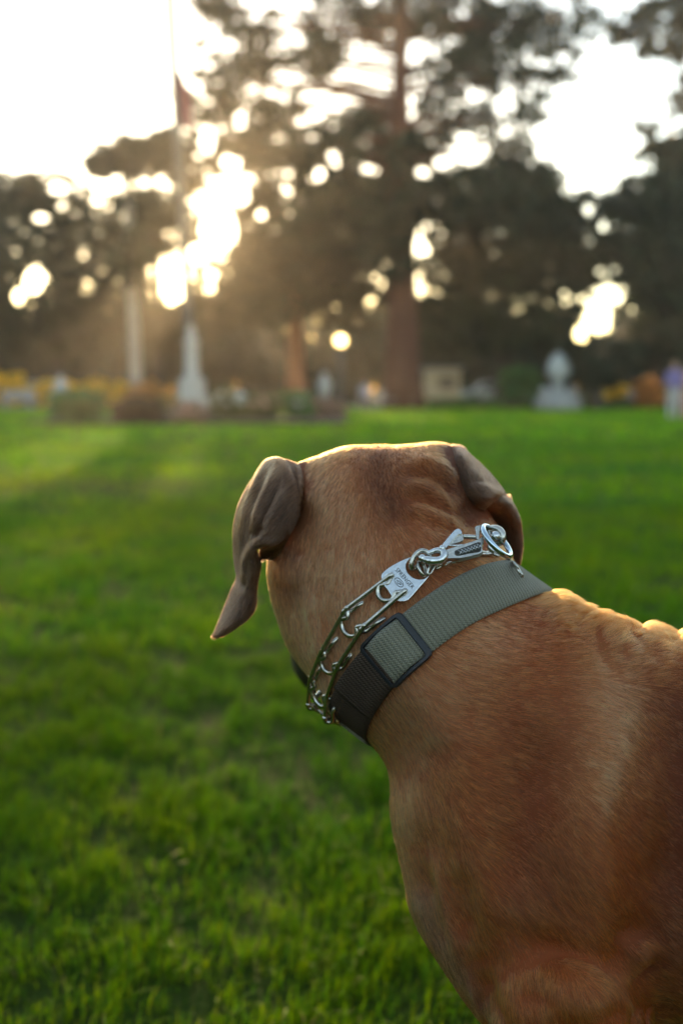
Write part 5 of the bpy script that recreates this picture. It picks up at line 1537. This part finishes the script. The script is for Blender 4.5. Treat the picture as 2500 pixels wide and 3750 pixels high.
def statue_left():
    Y = 44; X = gx(240, Y); t = empty('statue', (X, Y, 0), 'pale statue behind the dark green shrub at left', 'statue')
    MB().box((0, 0, .4), (.9, .7, .8)).build('plinth', stone_g, t, False)
    MB().lathe([(.34, .8), (.30, 1.05), (.24, 1.25), (.10, 1.32), (.13, 1.42), (.10, 1.55)], n=16).build('figure', stone_w, t)
statue_left()
def car(px, Y, col, label, L_=4.4):
    X = gx(px, Y); t = empty('parked_car', (X, Y, 0), label, 'car', 'cars parked beyond the path')
    pr = [(-.5, .35), (-.5, .72), (-.46, .85), (-.27, .92), (-.17, 1.38), (.18, 1.42), (.33, 1.0), (.47, .88), (.5, .6), (.5, .35)]
    def ext(pts, w_, nm, m):
        V = [(x * L_, -w_ / 2, z) for x, z in pts] + [(x * L_, w_ / 2, z) for x, z in pts]; k = len(pts)
        F = [tuple(range(k)), tuple(range(2 * k - 1, k - 1, -1))] + [(i, i + k, (i + 1) % k + k, (i + 1) % k) for i in range(k)]
        o = mesh_obj(nm, V, F, m, t, False); bv = o.modifiers.new('b', 'BEVEL'); bv.width = .05; bv.segments = 2; bv.limit_method = 'ANGLE'
    ext(pr, 1.7, 'body', simple_mat('car paint ' + label[:5], col, .3))
    gl = simple_mat('car window glass', (.02, .025, .03), .05)
    ext([(-.24, .95), (-.16, 1.32), (.0, 1.35), (.0, .95)], 1.72, 'window', gl); ext([(.02, .95), (.02, 1.35), (.17, 1.35), (.29, .98)], 1.72, 'window', gl)
    ty = simple_mat('tyre rubber', (.02, .02, .02), .8); rm = simple_mat('wheel rim', (.4, .4, .4), .3, .8)
    for x in (-.31, .31):
        for s in (-1, 1):
            p = np.array([(x * L_, s * .86 - .1, .33), (x * L_, s * .86 + .1, .33)]); w_ = MB().tube(p, .33, 18).build('wheel', ty, t)
            MB().tube(p + np.array([(0, -.012, 0), (0, .012, 0)]), .19, 12).build('rim', rm, w_)
car(1800, 60, (.45, .46, .45), 'pale grey car parked behind the hedge left of the fountain')
car(2420, 62, (.30, .31, .33), 'grey car parked beyond the hedge at the right')
car(150, 60, (.62, .63, .65), 'white car parked behind the yellow bushes at left')
def kiosk():
    Y = 56; X = gx(1610, Y); t = empty('kiosk', (X, Y, 0), 'beige wooden kiosk with a flat roof just right of the redwood trunk', 'kiosk')
    MB().box((0, 0, 1.0), (1.9, 1.8, 2.0)).build('wall', simple_mat('beige boards', (.50, .36, .22), .8, noise=.12, nscale=4), t, False)
    MB().box((0, 0, 2.08), (2.2, 2.1, .14)).build('roof', stone_g, t, False)
    MB().box((.2, -.92, 1.3), (.9, .06, .7)).build('window', simple_mat('kiosk shutter', (.16, .10, .06), .7), t, False)
kiosk()
# ---------------------------------------------------------------- people far off
def grid_mesh(prims, h, lo, hi):
    n = [int((b - a) / h) for a, b in zip(lo, hi)]
    q = np.stack(np.meshgrid(*[lo[i] + h * np.arange(n[i]) for i in range(3)], indexing='ij'), -1)
    d = None
    for (a, b, ra, rb) in prims:
        a, b = np.array(a, float), np.array(b, float); ab = b - a; t = np.clip(((q - a) @ ab) / ((ab ** 2).sum() + 1e-9), 0, 1)
        e = np.linalg.norm(q - a - t[..., None] * ab, axis=-1) - (ra + (rb - ra) * t)
        d = e if d is None else smin(d, e, .05)
    return surface_nets(d, np.array(lo), h)
def person(px, Y, label, top, low, sc=1.0, sitting=False, rz=0, hair=(.06, .035, .02)):
    X = gx(px, Y); t = empty('person', (X, Y, 0), label, 'person', rz=rz); t.scale = (sc,) * 3
    sk = simple_mat('skin', (.42, .24, .16), .5)
    hd_, ch, pel = (0, 0, 1.62), (0, 0, 1.35), (0, 0, .95)
    if sitting: dz_ = -.42
    else: dz_ = 0
    o_ = lambda p: (p[0], p[1], p[2] + dz_)
    arms = []
    for s in (-1, 1):
        arms += [(o_((s * .19, 0, 1.40)), o_((s * .26, .0, 1.12)), .05, .04), (o_((s * .26, .0, 1.12)), o_((s * .20, -.16, .95)), .04, .028), (o_((s * .20, -.16, .95)), o_((s * .16, -.22, .90)), .034, .022)]
    torso = [(o_((0, 0, 1.40)), o_((0, 0, 1.0)), .15, .14), (o_((-.12, 0, 1.38)), o_((.12, 0, 1.38)), .08, .08)]
    if sitting: legs = [((s * .09, 0, .52), (s * .11, -.42, .50), .085, .06) for s in (-1, 1)] + [((s * .11, -.42, .50), (s * .11, -.40, .10), .058, .04) for s in (-1, 1)] + [((s * .11, -.40, .06), (s * .12, -.55, .04), .045, .035) for s in (-1, 1)]
    else: legs = [((s * .09, 0, .92), (s * .11, -.02 * s, .50), .095, .065) for s in (-1, 1)] + [((s * .11, -.02 * s, .50), (s * .12, .03 * s, .10), .06, .042) for s in (-1, 1)] + [((s * .12, .05 * s, .06), (s * .13, -.13, .04), .045, .035) for s in (-1, 1)]
    head = [(o_((0, 0, 1.66)), o_((0, -.02, 1.58)), .10, .08), (o_((0, .01, 1.52)), o_((0, 0, 1.40)), .055, .06), (o_((0, -.10, 1.62)), o_((0, -.115, 1.60)), .016, .018)]
    def put(pr, nm, m, grow=0):
        V, F = grid_mesh([(a, b, ra + grow, rb + grow) for a, b, ra, rb in pr], .022, (-.45, -.75, -.02), (.45, .3, 1.85)); fast_mesh(nm, V, F, m, t)
    put(head + torso + arms + legs, 'body', sk)
    put(torso + [(a, b, ra, rb) for a, b, ra, rb in arms if ra == .05], 'shirt', simple_mat('shirt cloth', top, .85), .018)
    put([(o_((0, 0, .98)), o_((0, 0, .92)), .13, .13)] + [l for l in legs if l[2] > .05], 'trousers', simple_mat('trouser cloth', low, .85), .016)
    put([(o_((0, .02, 1.70)), o_((0, .06, 1.60)), .10, .085)], 'hair', simple_mat('hair', hair, .6), .004)
person(2448, 31, 'person in a purple top and pale trousers standing at the right edge of the lawn', (.24, .18, .38), (.55, .48, .45), hair=(.25, .10, .04))
person(2492, 31.6, 'person in salmon pink clothes cut off by the right edge of the picture', (.60, .30, .24), (.62, .30, .24), rz=.6, sc=.95)
person(1335, 46.9, 'person in a pale blue shirt sitting left of the stone bench', (.30, .33, .42), (.03, .03, .04), sitting=True)
MB().box((gx(1335, 47), 47.05, .22), (.7, .5, .44)).build('stone_seat', stone_g, None, False)
tag(bpy.data.objects['stone_seat'], 'low stone block under the sitting person', 'seat')
# ---------------------------------------------------------------- evening air
hz = MB().box((0, 40, 17), (150, 110, 36)).build('haze', None, None, False)
tag(hz, 'thin warm evening haze filling the park air', 'haze', kind='stuff')
m = bpy.data.materials.new('evening haze'); m.use_nodes = True; nt = m.node_tree; nt.nodes.clear()
out = nt.nodes.new('ShaderNodeOutputMaterial'); pv = nt.nodes.new('ShaderNodeVolumePrincipled')
pv.inputs['Color'].default_value = (1, .95, .88, 1); pv.inputs['Density'].default_value = .00072; pv.inputs['Anisotropy'].default_value = .72
nt.links.new(pv.outputs[0], out.inputs['Volume']); hz.data.materials.append(m)
